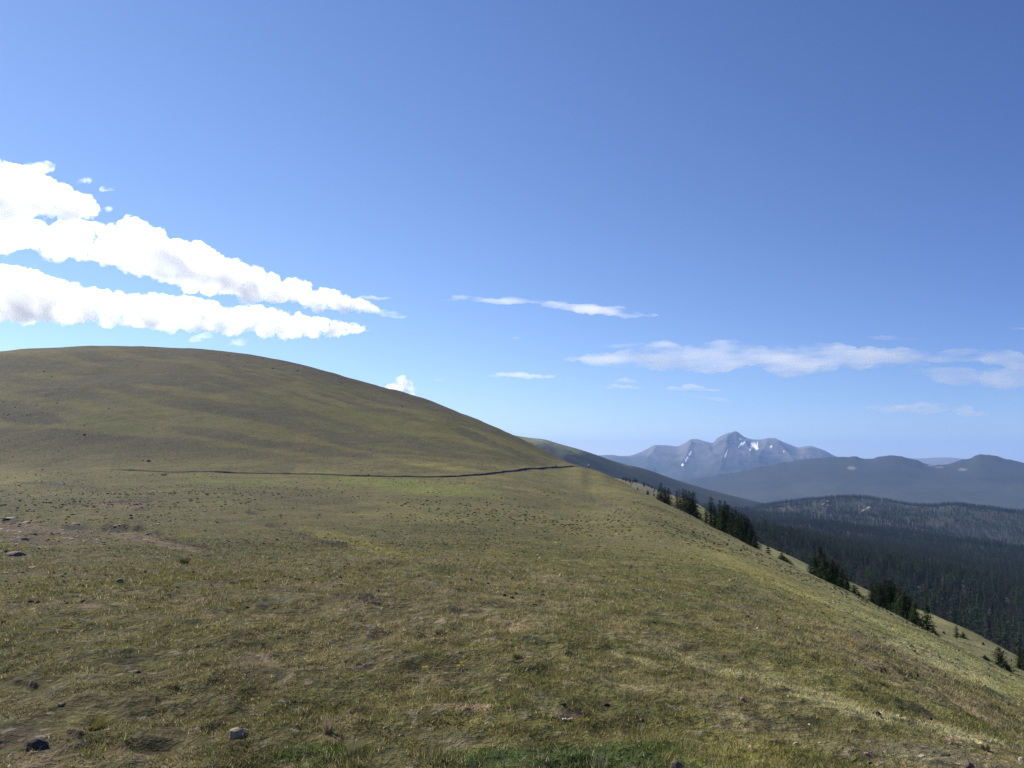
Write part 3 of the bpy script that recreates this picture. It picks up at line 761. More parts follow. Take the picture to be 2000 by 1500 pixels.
KRUM = [tree_meshes(8, M_leaf, H=2, Rr=2.2, levels=10, nb=24, low=.02, droop=.1, card=.22), tree_meshes(9, M_pine, H=2, Rr=1.8, levels=10, nb=22, low=.02, droop=.1, card=.2)]
def bench_d(x, yb):
    i = int(np.searchsorted(PH, float(PHI_of(x, yb)))); t = (ZZ[i] - ZC) / DD[i]
    j = np.nonzero((DD[i] > d1[i] * 1.2) & (DD[i] < d2[i]) & (t >= float(T_of(x, yb))))[0]
    return float(DD[i, j[0]]) if len(j) else float(d2[i]) * .97
def plant(ms, x, ytop, d, wscale=1.0, label='', name='spruce_tree', cat='spruce tree', group=None, Hbase=8.0, parts=True):
    p = at(x, d, ytop + 20)
    ztop = ZC + d * float(T_of(x, ytop))
    H = max(.35, ztop - p.z); s = H / (Hbase * 1.04)
    if parts:
        root = empty(name, p, random.uniform(0, 6.28)); root.scale = (s * wscale, s * wscale, s)
        for nm, me in (('crown', ms[0]), ('trunk', ms[1])): add_obj(nm, me, None, root)
    else:
        root = add_obj(name, ms[0]); root.location = p; root.rotation_euler = (0, 0, random.uniform(0, 6.28)); root.scale = (s * wscale, s * wscale, s)
    tag(root, label, cat, group); return root, H
def D1x(x, y): return float(np.interp(float(PHI_of(x, y)), PH, d1))
trees = [
 # first clump
 (1291,942,1.08,0,1.0,'tallest spire of the first dark clump below the hiker'),
 (1299,950,1.05,2,1.0,'broad spruce filling the middle of the first dark clump'),
 (1306,951,1.1,1,1.0,'right-hand spruce of the first clump with ragged side branches'),
 (1285,962,1.04,2,.9,'low spruce skirt at the left foot of the first clump'),
 # second clump
 (1322,956,1.12,3,.9,'slim spruce left of the red dead tree in the second clump'),
 (1334,952,1.1,0,.9,'green spire right of the red dead tree'),
 (1340,955,1.06,1,.9,'second green spire right of the red dead tree'),
 (1346,957,1.12,3,1.,'thin spruce in the middle of the second clump'),
 (1351,962,1.08,1,1.,'spruce near the right of the second clump'),
 (1355,959,1.12,0,1.,'right-hand tall spire of the second clump'),
 (1360,990,1.05,2,.9,'lower bushy spruce closing the second clump on the right'),
 (1368,1000,1.05,2,.8,'small bushy spruce at the right foot of the second clump'),
 # third clump
 (1379,993,1.06,3,1.,'thin leaning spruce at the left end of the third clump'),
 (1388,968,1.1,0,1.05,'tall lone-looking spire at the left of the third clump'),
 (1396,990,1.06,3,.9,'short spruce between two tall spires of the third clump'),
 (1406,974,1.12,0,.95,'second tall spire of the third clump'),
 (1412,985,1.06,1,.9,'spruce half hidden under the two middle spires'),
 (1416,976,1.1,1,1.,'third tall spire of the third clump'),
 (1422,983,1.14,3,1.,'spruce directly right of the three tall spires'),
 (1430,991,1.07,1,1.,'middle spruce where the third clump starts to step down'),
 (1437,993,1.14,0,1.,'slim spruce one step down in the third clump'),
 (1443,999,1.08,1,1.,'dense spruce right of the step in the third clump'),
 (1449,1001,1.13,3,1.,'narrow spruce in the right half of the third clump'),
 (1455,1002,1.07,1,1.,'dark spruce near the right end of the third clump'),
 (1461,1010,1.12,0,1.,'second to last spruce of the third clump'),
 (1467,1020,1.06,2,.8,'rounded last spruce of the third clump'),
 (1474,1043,1.04,2,.8,'low dark skirt at the right foot of the third clump'),
 # fourth clump
 (1583,1088,1.12,1,.9,'left-hand spruce of the fourth clump beyond the krummholz'),
 (1592,1079,1.08,2,.9,'wide spruce with long left branches in the fourth clump'),
 (1602,1066,1.12,1,1.,'tallest spruce of the fourth clump'),
 (1610,1078,1.06,2,.9,'dark spruce right of the tallest in the fourth clump'),
 (1618,1084,1.13,0,1.1,'upright spruce in the middle of the fourth clump'),
 (1626,1090,1.07,2,.9,'bulky dark spruce in the right half of the fourth clump'),
 (1635,1096,1.12,1,1.,'spruce stepping down at the right of the fourth clump'),
 (1644,1106,1.06,2,.9,'last big spruce of the fourth clump'),
 (1653,1119,1.05,1,.9,'small spruce at the right foot of the fourth clump'),
 # fifth clump
 (1702,1141,1.07,2,.9,'left-hand spruce of the fifth clump'),
 (1712,1133,1.12,1,1.,'spruce near the left of the fifth clump'),
 (1720,1137,1.06,2,.8,'bushy spruce in the left half of the fifth clump'),
 (1728,1128,1.14,0,1.1,'tall spruce in the middle of the fifth clump'),
 (1738,1131,1.08,1,1.,'second tall spruce in the middle of the fifth clump'),
 (1747,1138,1.14,0,1.1,'spruce right of the middle pair in the fifth clump'),
 (1757,1143,1.08,2,.8,'bulky spruce in the right half of the fifth clump'),
 (1766,1151,1.06,1,1.,'spruce stepping down at the right of the fifth clump'),
 (1775,1160,1.1,2,.8,'dark spruce beside the open-branched pine'),
 (1787,1172,1.05,2,.8,'last low spruce of the fifth clump'),
]
for (x0, yt, fd, v, ws, lab) in trees:
    plant(SP_[v], x0, yt, D1x(x0, yt + 25) * fd, ws * 1.5, lab, group='spruces along the slope edge')
plant(RED, 1327, 953, D1x(1327, 975) * 1.1, 1.0, 'dead spruce with rust red needles in the second clump', group='spruces along the slope edge')
o_, _h1 = plant(PINE[1], 1809, 1178, D1x(1809, 1220) * 1.06, .8, 'open-branched pine with a bare lower stem right of the fifth clump', name='pine_tree', cat='pine tree', Hbase=4)
plant(PINE[1], 1868, 1222, bench_d(1868, 1252), .75, 'small two-layered olive pine standing in the grass below the open pine', name='pine_tree', cat='pine tree', Hbase=4)
plant(PINE[0], 1951, 1263, D1x(1951, 1290) * 1.12, 1.0, 'bushy broad pine standing alone near the right edge', name='pine_tree', cat='pine tree', Hbase=4)
plant(SP_[2], 1990, 1258, bench_d(1990, 1306), .95, 'dark spruce at the right edge below the forest', Hbase=8)
plant(SP_[1], 2003, 1250, bench_d(2003, 1312), 1., 'dark spruce cut off by the right edge of the picture', Hbase=8)
plant(SP_[2], 1976, 1283, bench_d(1976, 1296), .8, 'small dark spruce left of the dark right edge trees', Hbase=8)
for (x0, yt, fd, v, ws, lab) in [
    (1500,1066,1.12,1,.5,'tiny upright shrub between the third clump and the krummholz'),
    (1527,1080,1.04,0,1.0,'low dark krummholz mound with a pointed top on the slope edge'),
    (1537,1090,1.03,0,1.1,'low dark krummholz mound joined to the right of the pointed one'),
    (1544,1096,1.03,0,1.0,'lowest right end of the dark krummholz mound'),
    (1668,1142,1.04,1,1.0,'green rounded shrub between the fourth and fifth clumps'),
    (1677,1156,1.03,1,.9,'small shrub right of the green rounded shrub'),
    (1822,1226,1.03,0,1.0,'rounded dark shrub under the open-branched pine'),
    (1798,1214,1.03,0,1.0,'low dark shrub left of the stem of the open pine'),
    (1780,1214,1.01,1,1.0,'grey green low shrub at the foot of the fifth clump'),
    (1844,1233,1.4,0,.8,'tiny dark shrub in the bright grass right of the open pine'),
    (1881,1235,1.45,0,1.0,'dark round shrub right of the two-layered pine'),
    (1921,1256,1.5,0,.8,'tiny leaning shrub high in the bright grass'),
    (1962,1290,1.1,0,.9,'dark mound at the right foot of the bushy lone pine'),
    (1925,1297,1.0,0,1.4,'long low dark mound added as a shadow on the slope left of the lone pine')]:  # this last mound is added in place of a shadow on the slope
    plant(KRUM[v], x0, yt, D1x(x0, yt + 8) * fd if fd < 1.2 else bench_d(x0, yt + (12 if x0 == 1881 else 7)), ws, lab, name='shrub', cat='shrub', Hbase=2)
# scrub on the far grassy knoll
kn = random.Random(3)
for k_ in range(34):
    x0 = kn.uniform(1212, 1292); phi = float(PHI_of(x0, 950)); i = int(np.searchsorted(PH, phi)); f = kn.uniform(.55, 1.03)
    d_ = d1[i] + (d2[i] - d1[i]) * f; y0 = None
    p = at(x0, d_); xx, yy = px_of(p.x, p.y, p.z)
    plant(SP_[kn.randrange(4)], x0, float(yy) - kn.choice([4, 5, 6, 8, 10]), d_, kn.uniform(1.0, 1.9), 'small dark scrub conifer on the distant grassy knoll', name='scrub_conifer', cat='conifer', group='scrub conifers on the far knoll', parts=False)

# ================================================================== FAR TERRAIN
def sheet(name, phi0, phi1, ncol, ctrl, rows, mat, colour_fn, relief_fn=None, kind='structure'):
    """ctrl: list of (dist fn, T fn) evaluated over azimuth"""
    ph = np.linspace(phi0, phi1, ncol)
    cd_ = np.stack([np.broadcast_to(a(ph), ph.shape) for a, b in ctrl], 1); cT_ = np.stack([np.broadcast_to(b(ph), ph.shape) for a, b in ctrl], 1)
    lr = np.log(cd_[:, :1]) + (np.log(cd_[:, -1:]) - np.log(cd_[:, :1])) * np.linspace(0, 1, rows)[None]
    T_ = pchip(np.log(cd_), cT_, lr); d = np.exp(lr)
    P = ph[:, None] + 0 * d; X = d * np.sin(P); Y = d * np.cos(P); Z = ZC + d * T_
    crest = np.argmax(T_, 1)
    if relief_fn is not None: Z = Z + relief_fn(X, Y, Z, d, P, cd_)
    col = colour_fn(X, Y, Z, d, P)
    a, b = np.meshgrid(np.arange(ncol - 1), np.arange(rows - 1), indexing='ij')
    q = np.stack([a * rows + b, a * rows + b + 1, (a + 1) * rows + b + 1, (a + 1) * rows + b], -1)
    me = new_mesh(name, np.stack([X, Y, Z], -1).reshape(-1, 3), q.reshape(-1), 4, True, np.clip(col, .005, .9).reshape(-1, 3))
    o = add_obj(name, me, mat); tag(o, kind=kind)
    return o, ph, d, Z, P, X, Y
const = lambda v: (lambda ph: np.full(ph.shape, float(v)))
def cur(pts): return lambda ph: curve_T(pts, ph)
def ridged(x, y, o=5, s=0):
    t = 0; a = 1.; f = 1.
    for i in range(o):
        t = t + a * (1 - np.abs(vnoise(x * f + 5.3 * i, y * f + 9.1 * i, s + i)) * 4); a *= .5; f *= 2.1
    return t
M_far = ground_material('distant_slopes', [(.004, .8, 1.2), (.02, .75, 1.25), (.1, .8, 1.2)], 8.0, .6, pebble=False)
M_mtn = ground_material('mountain_rock', [(.0015, .85, 1.15), (.006, .85, 1.15)], 25.0, .5, pebble=False)
FOR = np.array([.030, .036, .026])

# forested hill below the meadow (wooded basin up to ~3.4 km)
fh = {260:[(900,1080),(1250,1080),(1500,1190),(1750,1300),(2000,1440),(2400,1700)],
      430:[(900,1040),(1250,1040),(1480,1118),(1750,1215),(2000,1322),(2400,1500)],
      800:[(900,1010),(1250,1012),(1500,1068),(1750,1135),(2000,1200),(2400,1300)],
      1500:[(900,1000),(1250,995),(1500,1032),(1750,1068),(2000,1105),(2400,1160)],
      2500:[(900,995),(1250,992),(1500,1003),(1600,1004),(1750,1015),(2000,1045),(2400,1080)]}
crestF = [(900,1010),(1250,1003),(1400,996),(1480,990),(1540,983),(1600,977.5),(1640,974.5),(1680,975),(1730,981),(1780,988.5),(1820,989.5),(1860,985),(1920,990),(1960,996),(2000,1000),(2100,1010),(2400,1030)]
dropF = [(x_, y_ + 25) for x_, y_ in crestF]
ctrl = [(const(k_), cur(v_)) for k_, v_ in fh.items()] + [(const(3300), cur(crestF)), (const(4200), cur(dropF)), (const(5200), cur([(x_, y_ + 60) for x_, y_ in crestF]))]
def rfF(X, Y, Z, d, P, cd_):
    w = sstep(350, 900, d) * (1 - sstep(2700, 3300, d)) + .25
    return (fbm(X / 420, Y / 420, 3, 401) * 38 + fbm(X / 110, Y / 110, 3, 405) * 7) * np.minimum(w, 1) * sstep(300, 1200, d)
def cfF(X, Y, Z, d, P):
    c = np.zeros(X.shape + (3,)) + FOR * 1.1
    return lerp(c, np.array([.06, .055, .045]), np.clip(.3 + 2 * fbm(X / 200, Y / 200, 3, 411), 0, 1))
FO = sheet('forested_hill', R(-8), R(44), 420, ctrl, 260, M_far, cfF, rfF)
_, fph, fd, fZ, fP, fX, fY = FO

# alpine ridge to the left of the valley (grassy top, dark wooded flank)
rA_ = [(600,845),(900,846),(1000,850),(1035,855),(1060,857.5),(1090,866),(1130,877),(1165,888.5),(1200,901),(1260,916),(1320,937),(1380,955),(1450,973),(1520,990),(1620,1015),(1800,1060)]
dr = lambda ph: curve_v([600,1000,1165,1400,1800], [2100,2300,2700,3300,3900], ph)
ctrl = [(lambda ph: dr(ph) * .35, lambda ph: cur(rA_)(ph) - .16), (lambda ph: dr(ph) * .55, lambda ph: cur(rA_)(ph) - .085), (lambda ph: dr(ph) * .8, lambda ph: cur(rA_)(ph) - .028),
        (dr, cur(rA_)), (lambda ph: dr(ph) * 1.25, lambda ph: cur(rA_)(ph) - .03), (lambda ph: dr(ph) * 1.8, lambda ph: cur(rA_)(ph) - .09)]
def rfR(X, Y, Z, d, P, cd_): return fbm(X / 240, Y / 240, 4, 421) * 14 * (1 - np.exp(-((d / cd_[:, 3:4] - 1) / .05) ** 2))
def cfR(X, Y, Z, d, P):
    px_, py_ = px_of(X, Y, Z)
    nz = fbm(X / 90, Y / 90, 4, 431)
    tl = np.interp(px_, [1000,1040,1090,1110,1150,1200,1230], [900,888,893,887,884,893,906])       # tree line
    m_ = sstep(-6, 6, tl - py_ + nz * 16)
    grass = np.array([.14, .15, .085]) * (1 + nz * .6)[..., None]
    grass = lerp(grass, FOR * 1.4, sstep(.0, .25, fbm(X / 150, Y / 60, 3, 433)) * .8)
    return lerp(np.zeros(X.shape + (3,)) + FOR * .8, grass, m_)
RG = sheet('alpine_ridge', R(-14), R(28), 420, ctrl, 130, M_far, cfR, rfR)

# wooded foothills ~8 km
rE2 = [(900,960),(1100,945),(1200,935),(1300,938),(1380,932),(1440,922),(1500,909),(1560,898),(1600,893.5),(1640,891),(1665,890.5),(1700,898),(1725,893),(1742,890.5),(1765,893),(1790,900),(1825,908),(1845,908),(1870,902),(1895,896),(1912,889),(1925,889),(1945,892),(1970,897),(2000,902.5),(2060,909),(2160,900),(2400,915)]
def smc(pts, sig):
    def f(ph):
        v = cur(pts)(ph); k = np.arange(-150, 151); w = np.exp(-.5 * (k / sig) ** 2); w /= w.sum()
        return np.convolve(np.pad(v, 150, mode='edge'), w, 'valid')
    return f
ctrl = [(const(4800), lambda ph: cur(rE2)(ph) * 0 - .125), (const(5600), lambda ph: smc(rE2, 70)(ph) - .062), (const(6800), lambda ph: smc(rE2, 34)(ph) - .026), (const(7600), lambda ph: .6 * smc(rE2, 14)(ph) + .4 * cur(rE2)(ph) - .009), (const(8200), lambda ph: cur(rE2)(ph) + fbm(ph * 60, ph * 0 + 3, 5, 449, .6) * .0022), (const(9600), lambda ph: cur(rE2)(ph) - .022), (const(11500), lambda ph: cur(rE2)(ph) - .06)]
def rfE(X, Y, Z, d, P, cd_):
    w = 1 - np.exp(-((d / 8200 - 1) / .035) ** 2)
    return (ridged(X / 1700, Y / 1900, 4, 441) - 1) * 16 * w + fbm(X / 55, Y / 900, 2, 447) * 7
def _unused(): pass
def cfE(X, Y, Z, d, P):
    c = np.zeros(X.shape + (3,)) + FOR * .75
    c = lerp(c, np.array([.040, .046, .034]), np.clip(.2 + 1.8 * fbm(X / 700, Y / 900, 4, 451), 0, 1))
    px_, py_ = px_of(X, Y, Z)
    for (a, b, rx, ry) in ((1663,914,9,4),(1878,917,10,3.5),(1818,909,9,2.0),(1835,912,12,1.5)):
        rr_ = np.hypot((px_ - a) / rx, (py_ - b) / ry) + .5 * fbm(X / 60, Y / 60, 2, 453); c = lerp(c, np.array([.16, .15, .13]), (1 - sstep(.5, 1.2, rr_)) * .8)
    return c
sheet('foothills', R(-12), R(46), 620, ctrl, 130, M_far, cfE, rfE)

# far low range ~ 19 km seen through the gap
rE3 = [(900,900),(1150,900),(1300,905),(1600,900),(1700,896),(1740,893),(1765,893.5),(1790,895.5),(1820,894),(1850,893.5),(1880,896),(1920,902),(2000,905),(2200,900),(2400,896)]
ctrl = [(const(17000), lambda ph: cur(rE3)(ph) - .02), (const(19500), cur(rE3)), (const(22000), lambda ph: cur(rE3)(ph) - .02)]
sheet('far_range', R(-15), R(48), 300, ctrl, 30, M_far, lambda X, Y, Z, d, P: np.zeros(X.shape + (3,)) + np.array([.12, .12, .11]))

# snow-streaked main massif ~14 km
rE1 = [(700,915),(1000,900),(1100,894),(1165,889.5),(1195,888.5),(1212,890.5),(1225,890.5),(1250,883.5),(1265,876),(1280,869),(1300,869.5),(1322,871.5),(1335,867),(1350,859),(1362,858.5),(1376,862),(1391,865),(1402,855.5),(1412,850),(1425,845),(1437,844.2),(1445,848),(1458,855),(1475,858.5),(1487,858.5),(1500,856),(1512,856.5),(1527,862),(1545,869),(1560,874),(1572,872),(1580,871),(1600,876),(1615,882),(1630,890),(1700,905),(1800,920),(2000,930),(2400,950)]
ctrl = [(const(9800), lambda ph: cur(rE1)(ph) * 0 - .055), (const(11000), lambda ph: smc(rE1, 60)(ph) * .3 - .036), (const(12000), lambda ph: smc(rE1, 30)(ph) * .62 - .018), (const(13000), lambda ph: cur(rE1)(ph) * .86 - .007), (const(14000), cur(rE1)), (const(15200), lambda ph: cur(rE1)(ph) - .012), (const(17000), lambda ph: cur(rE1)(ph) * .5 - .045)]
# spurs that come down from each summit toward the viewer: (px at crest, px at foot, strength)
spurs = [(1283,1250,60),(1352,1325,120),(1362,1405,90),(1431,1400,150),(1437,1480,110),(1500,1470,90),(1503,1560,110),(1580,1545,60),(1585,1625,50)]
def rfM(X, Y, Z, d, P, cd_):
    px_ = 1000 + F * np.tan(P) * .995
    w = np.clip((14000 - d) / 3200, 0, 1); w0 = 1 - np.exp(-((d - 14000) / 1100) ** 2)
    z = 0
    for a, b, s_ in spurs:
        c0 = a + (b - a) * w + 10 * fbm(d / 500, d * 0 + a, 3, 461)
        z = z + s_ * np.exp(-np.abs(px_ - c0) / (9 + 22 * w)) * np.sin(np.pi * np.clip(w * 1.05, 0, 1)) ** 1.2 * .75
    return z + ((ridged(X / 900, Y / 1700, 5, 463) - 1) * 42 + fbm(X / 150, Y / 260, 3, 467) * 24) * w0
def cfM(X, Y, Z, d, P):
    px_, py_ = px_of(X, Y, Z)
    nz = fbm(X / 400, Y / 500, 4, 471)
    c = np.zeros(X.shape + (3,)) + np.array([.092, .088, .09]); c = c * (1 + .9 * nz)[..., None]
    tl = np.interp(px_, [1165,1250,1330,1380,1420,1500,1560,1640], [894,893,902,905,893,889,899,897])
    c = lerp(c, FOR * 1.3, sstep(-5, 5, py_ - tl + nz * 12))
    fl = fbm(X / 45, Y / 120, 3, 473)
    for (a, b, rx, ry, an) in ((1346.5,888,2.0,6.5,28),(1341,897,1.2,4,25),(1333,907,1.4,2.6,20),(1455,862,1.3,6.5,38),(1447,868,1.1,5,40),(1458,860,2.3,2.0,0),(1472,869,5.5,5,0),(1477,874,2.6,5,-15),(1467,874,1.4,4.6,20),(1479,867,1.2,3.5,0),
                           (1446,857.5,2.2,1.2,20),(1428,863,1.3,.9,0),(1421,863,1.3,.9,0),(1506,872.5,.9,2.2,25),(1531,881.5,.9,1.5,-20),(1417,890,.9,7.5,18),(1419,884,.7,4,20),(1475,866,2,1,0)):
        ca, sa = math.cos(R(an)), math.sin(R(an)); dx_ = px_ - a; dy_ = py_ - b
        rr_ = np.hypot((dx_ * ca + dy_ * sa) / (rx * 1.25), (-dx_ * sa + dy_ * ca) / (ry * 1.2)) + 1.1 * fl
        c = lerp(c, np.array([.86, .84, .82]), (1 - sstep(.75, 1.1, rr_)) * (d < 14050))
    return c
sheet('mountain_range', R(-14), R(44), 1500, ctrl, 260, M_mtn, cfM, rfM)

# valley floor out to the horizon
vm_ = bpy.data.meshes.new('valley_floor'); S_ = 27000
vm_.from_pydata([(-S_, -9000, -800), (S_, -9000, -800), (S_, S_, -800), (-S_, S_, -800)], [], [(0, 1, 2, 3)]); vm_.update()
ca_ = vm_.attributes.new('Col', 'FLOAT_COLOR', 'POINT'); ca_.data.foreach_set('color', [.03, .036, .026, 1] * 4)
tag(add_obj('valley_floor', vm_, M_far), kind='structure')

# ---------------------------------------------------------------- forest on the hill
FT = [tree_meshes(21, M_leaf, H=12, Rr=3.0, levels=18, nb=7, card=.75, dense=.9, low=.08), tree_meshes(22, M_leaf, H=12, Rr=2.3, levels=19, nb=7, card=.7, dense=.9, low=.08),
      tree_meshes(23, M_grey, H=12, Rr=1.0, levels=17, nb=6, dead=True, card=.4), tree_meshes(24, M_grey, H=12, Rr=2.2, levels=17, nb=6, card=.6, dense=.8)]
fcell_d = fd[:-1, :-1]; dph = fph[1] - fph[0]
area = fcell_d * dph * (fd[:-1, 1:] - fd[:-1, :-1])
dens = np.where((fcell_d > 300) & (fcell_d < 3500), .034 * (1 - .72 * sstep(500, 2600, fcell_d)), 0) * (fP[:-1, :-1] > R(5))
glade = sstep(.30, .42, fbm(fX / 70, fY / 70, 3, 481))[:-1, :-1]
dens = dens * (1 - .8 * glade)
fpx, fpy = px_of(fX, fY, fZ)
outc = [(1605,996,17,11,-35),(1688,1001,14,8,-30),(1680,991,8,4,0)]
for (a, b, rx, ry, an) in outc:
    ca, sa = math.cos(R(an)), math.sin(R(an)); dx_ = fpx - a; dy_ = fpy - b
    r_ = np.hypot((dx_ * ca + dy_ * sa) / rx, (-dx_ * sa + dy_ * ca) / ry)[:-1, :-1]; dens = dens * (.35 + .65 * sstep(.6, 1.1, r_))
cntf = rng.poisson(dens * area); a, b = np.nonzero(cntf); rep = cntf[a, b]; a = np.repeat(a, rep); b = np.repeat(b, rep)
fu = rng.random(len(a)); fv = rng.random(len(a))
bil = lambda A: A[a, b]*(1-fu)*(1-fv) + A[a+1, b]*fu*(1-fv) + A[a+1, b+1]*fu*fv + A[a, b+1]*(1-fu)*fv
tx, ty, tz = bil(fX), bil(fY), bil(fZ)
print('forest trees', len(tx))
deadn = fbm(tx / 160, ty / 160, 3, 491)
typ = np.where(rng.random(len(tx)) < np.clip(.42 + 1.1 * deadn, .1, .85), rng.integers(2, 4, len(tx)), rng.integers(0, 2, len(tx)))
scl = (.62 + .55 * rng.random(len(tx)))
td = np.hypot(tx, ty); tph = np.arctan2(tx, ty)
# nearest visible trees become objects of their own
vis_ = (tph > R(11)) & (tph < R(32.5)) & (td > 300)
ordr = np.argsort(np.where(vis_, td, 1e9))
# a tree shows when its top clears the bench skyline
i_ = np.clip(np.searchsorted(PH, tph), 0, nc - 1)
topT = (tz + 12 * scl - ZC) / td
shows = topT > T2[i_] + .004
cand = [k_ for k_ in ordr[:12000] if vis_[k_] and shows[k_]][:240]
sel = np.zeros(len(tx), bool); sel[cand] = True
fnames = ['forest_spruce', 'forest_spruce', 'dead_spruce', 'dead_spruce']
flab = ['dark green spruce at the near edge of the forest below the meadow', 'slender dark green spruce at the near edge of the forest below the meadow',
        'bare grey dead spruce at the near edge of the forest below the meadow', 'grey-brown dying spruce at the near edge of the forest below the meadow']
fgrp = ['live spruces at the near edge of the forest', 'slender spruces at the near edge of the forest', 'bare dead spruces at the near edge of the forest', 'dying spruces at the near edge of the forest']
def joined(ms):
    # crown + trunk in one small mesh for trees only a few pixels wide
    import bmesh
    bm = bmesh.new(); bm.from_mesh(ms[0]); k0 = len(bm.faces); bm.from_mesh(ms[1])
    me = bpy.data.meshes.new('conifer'); 
    bm.faces.ensure_lookup_table()
    for f in bm.faces[k0:]: f.material_index = 1
    bm.to_mesh(me); bm.free(); me.materials.append(ms[0].materials[0]); me.materials.append(M_bark if ms[0].materials[0] != M_grey else M_grey)
    return me
FJ = [joined(m_) for m_ in FT]
for m_ in FJ:      # trunk vertices need a neutral tint
    pass
first = {}
for k_ in cand:
    t = int(typ[k_]); o = bpy.data.objects.new(fnames[t], FJ[t]); COL.objects.link(o)
    o.location = (tx[k_], ty[k_], tz[k_]); o.scale = (scl[k_],) * 3; o.rotation_euler = (0, 0, random.uniform(0, 6.28))
    tag(o, flab[t], 'spruce tree', fgrp[t]); first.setdefault(t, o)
rest = ~sel
pts = np.stack([tx[rest], ty[rest], tz[rest]], 1)
fm_ = bpy.data.meshes.new('forest'); fm_.vertices.add(len(pts)); fm_.vertices.foreach_set('co', pts.astype(np.float32).ravel())
for nm, arr, tp in (('ftype', typ[rest].astype(np.int32), 'INT'), ('fscale', scl[rest].astype(np.float32), 'FLOAT'), ('frot', (rng.random(rest.sum()) * 6.28).astype(np.float32), 'FLOAT')):
    a_ = fm_.attributes.new(nm, tp, 'POINT'); a_.data.foreach_set('value', arr)
fm_.update()
fo_ = add_obj('forest', fm_); tag(fo_, 'dense dark conifer forest filling the basin and hill on the right', 'forest', kind='stuff')
ng = bpy.data.node_groups.new('forest_nodes', 'GeometryNodeTree')
ng.interface.new_socket('Geometry', in_out='INPUT', socket_type='NodeSocketGeometry'); ng.interface.new_socket('Geometry', in_out='OUTPUT', socket_type='NodeSocketGeometry')
gi = ng.nodes.new('NodeGroupInput'); go_ = ng.nodes.new('NodeGroupOutput'); iop = ng.nodes.new('GeometryNodeInstanceOnPoints'); gti = ng.nodes.new('GeometryNodeJoinGeometry')
L = ng.links
for t in (3, 2, 1, 0):
    oi = ng.nodes.new('GeometryNodeObjectInfo'); oi.transform_space = 'ORIGINAL'; oi.inputs['Object'].default_value = first.get(t, first[min(first)]); oi.inputs['As Instance'].default_value = True
    L.new(oi.outputs['Geometry'], gti.inputs[0])
def named(nm, tp):
    a_ = ng.nodes.new('GeometryNodeInputNamedAttribute'); a_.data_type = tp; a_.inputs['Name'].default_value = nm; return a_.outputs['Attribute']
L.new(gi.outputs[0], iop.inputs['Points']); L.new(gti.outputs[0], iop.inputs['Instance']); iop.inputs['Pick Instance'].default_value = True
L.new(named('ftype', 'INT'), iop.inputs['Instance Index'])
cx_ = ng.nodes.new('ShaderNodeCombineXYZ'); L.new(named('frot', 'FLOAT'), cx_.inputs[2]); L.new(cx_.outputs[0], iop.inputs['Rotation'])
L.new(named('fscale', 'FLOAT'), iop.inputs['Scale']); L.new(iop.outputs[0], go_.inputs[0])
md = fo_.modifiers.new('forest', 'NODES'); md.node_group = ng

# pale cliffs on the wooded knob
cl = rock_mat('pale_cliff', (.24, .22, .18), .3); MR['cliff'] = cl
def on_far(x, y):
    phi = float(PHI_of(x, y)); i = int(np.clip(np.searchsorted(fph, phi), 1, len(fph) - 1)); T = float(T_of(x, y)); t = (fZ[i] - ZC) / fd[i]
    j = np.nonzero(t >= T)[0]; j = j[j > 20]; jj_ = j[0] if len(j) else int(np.argmax(t)); d = float(fd[i, jj_]); return Vector((d*math.sin(phi), d*math.cos(phi), float(fZ[i, jj_]))), d
oc = [(1617,983,12,'topmost pale outcrop near the crest of the wooded hill'),(1609,989,13,'second pale outcrop down the left rocky rib'),(1600,995,10,'middle pale outcrop of the left rocky rib'),(1590,1002,11,'lower pale outcrop of the left rocky rib'),(1580,1010,9,'lowest pale outcrop of the left rocky rib'),
      (1681,990,9,'upper outcrop of the right pale crag on the wooded hill'),(1688,1000,15,'largest tan outcrop of the right pale crag'),(1697,996,13,'tan outcrop at the right end of the pale crag'),(1678,1006,9,'low outcrop at the left foot of the pale crag'),(1672,1022,8,'single pale rock below the pale crag in the trees')]
for i, (x0, y0, w0, lab) in enumerate(oc):
    p, d = on_far(x0, y0 + 2); me = rock_mesh(300 + i, .8, 3, 12, 1.4); me.materials.append(cl)
    o = bpy.data.objects.new('rock_outcrop', me); COL.objects.link(o); s = w0 * .30 * d / F; o.scale = (s, s * .8, s * .85); o.location = p + Vector((0, 0, 2)); o.rotation_euler = (0, R(25), R(random.uniform(0, 180)))
    tag(o, lab, 'rock outcrop', 'pale outcrops on the wooded hill')

# ================================================================== HIKER
def skin_obj(name, verts, edges, radii, mat, parent, root=0, sub=1):
    me = bpy.data.meshes.new(name); me.from_pydata(verts, edges, []); me.update()
    o = add_obj(name, me, mat, parent)
    md = o.modifiers.new('skin', 'SKIN'); md.use_smooth_shade = True
    for i, r_ in enumerate(radii):
        sv = me.skin_vertices[0].data[i]; sv.radius = (r_, r_) if not isinstance(r_, tuple) else r_; sv.use_root = (i == root)
    s = o.modifiers.new('sub', 'SUBSURF'); s.levels = sub; s.render_levels = sub
    return o
def pmat(name, col, rough=.8):
    m, nt, out = mat_new(name); bs = N(nt, 'ShaderNodeBsdfPrincipled', inp={'Roughness': rough}); tc = N(nt, 'ShaderNodeTexCoord')
    c = mixc(nt, noise(nt, tc.outputs['Object'], 12, 3, .5), tuple(v*.85 for v in col), tuple(min(1, v*1.12) for v in col)); nt.links.new(c, bs.inputs['Base Color']); nt.links.new(bs.outputs[0], out.inputs[0]); return m
ph_h = float(PHI_of(1150, 914)); d_h = float(np.interp(ph_h, PH, d1)) * 1.012
hp = Vector((d_h * math.sin(ph_h), d_h * math.cos(ph_h), gz(ph_h, d_h)))
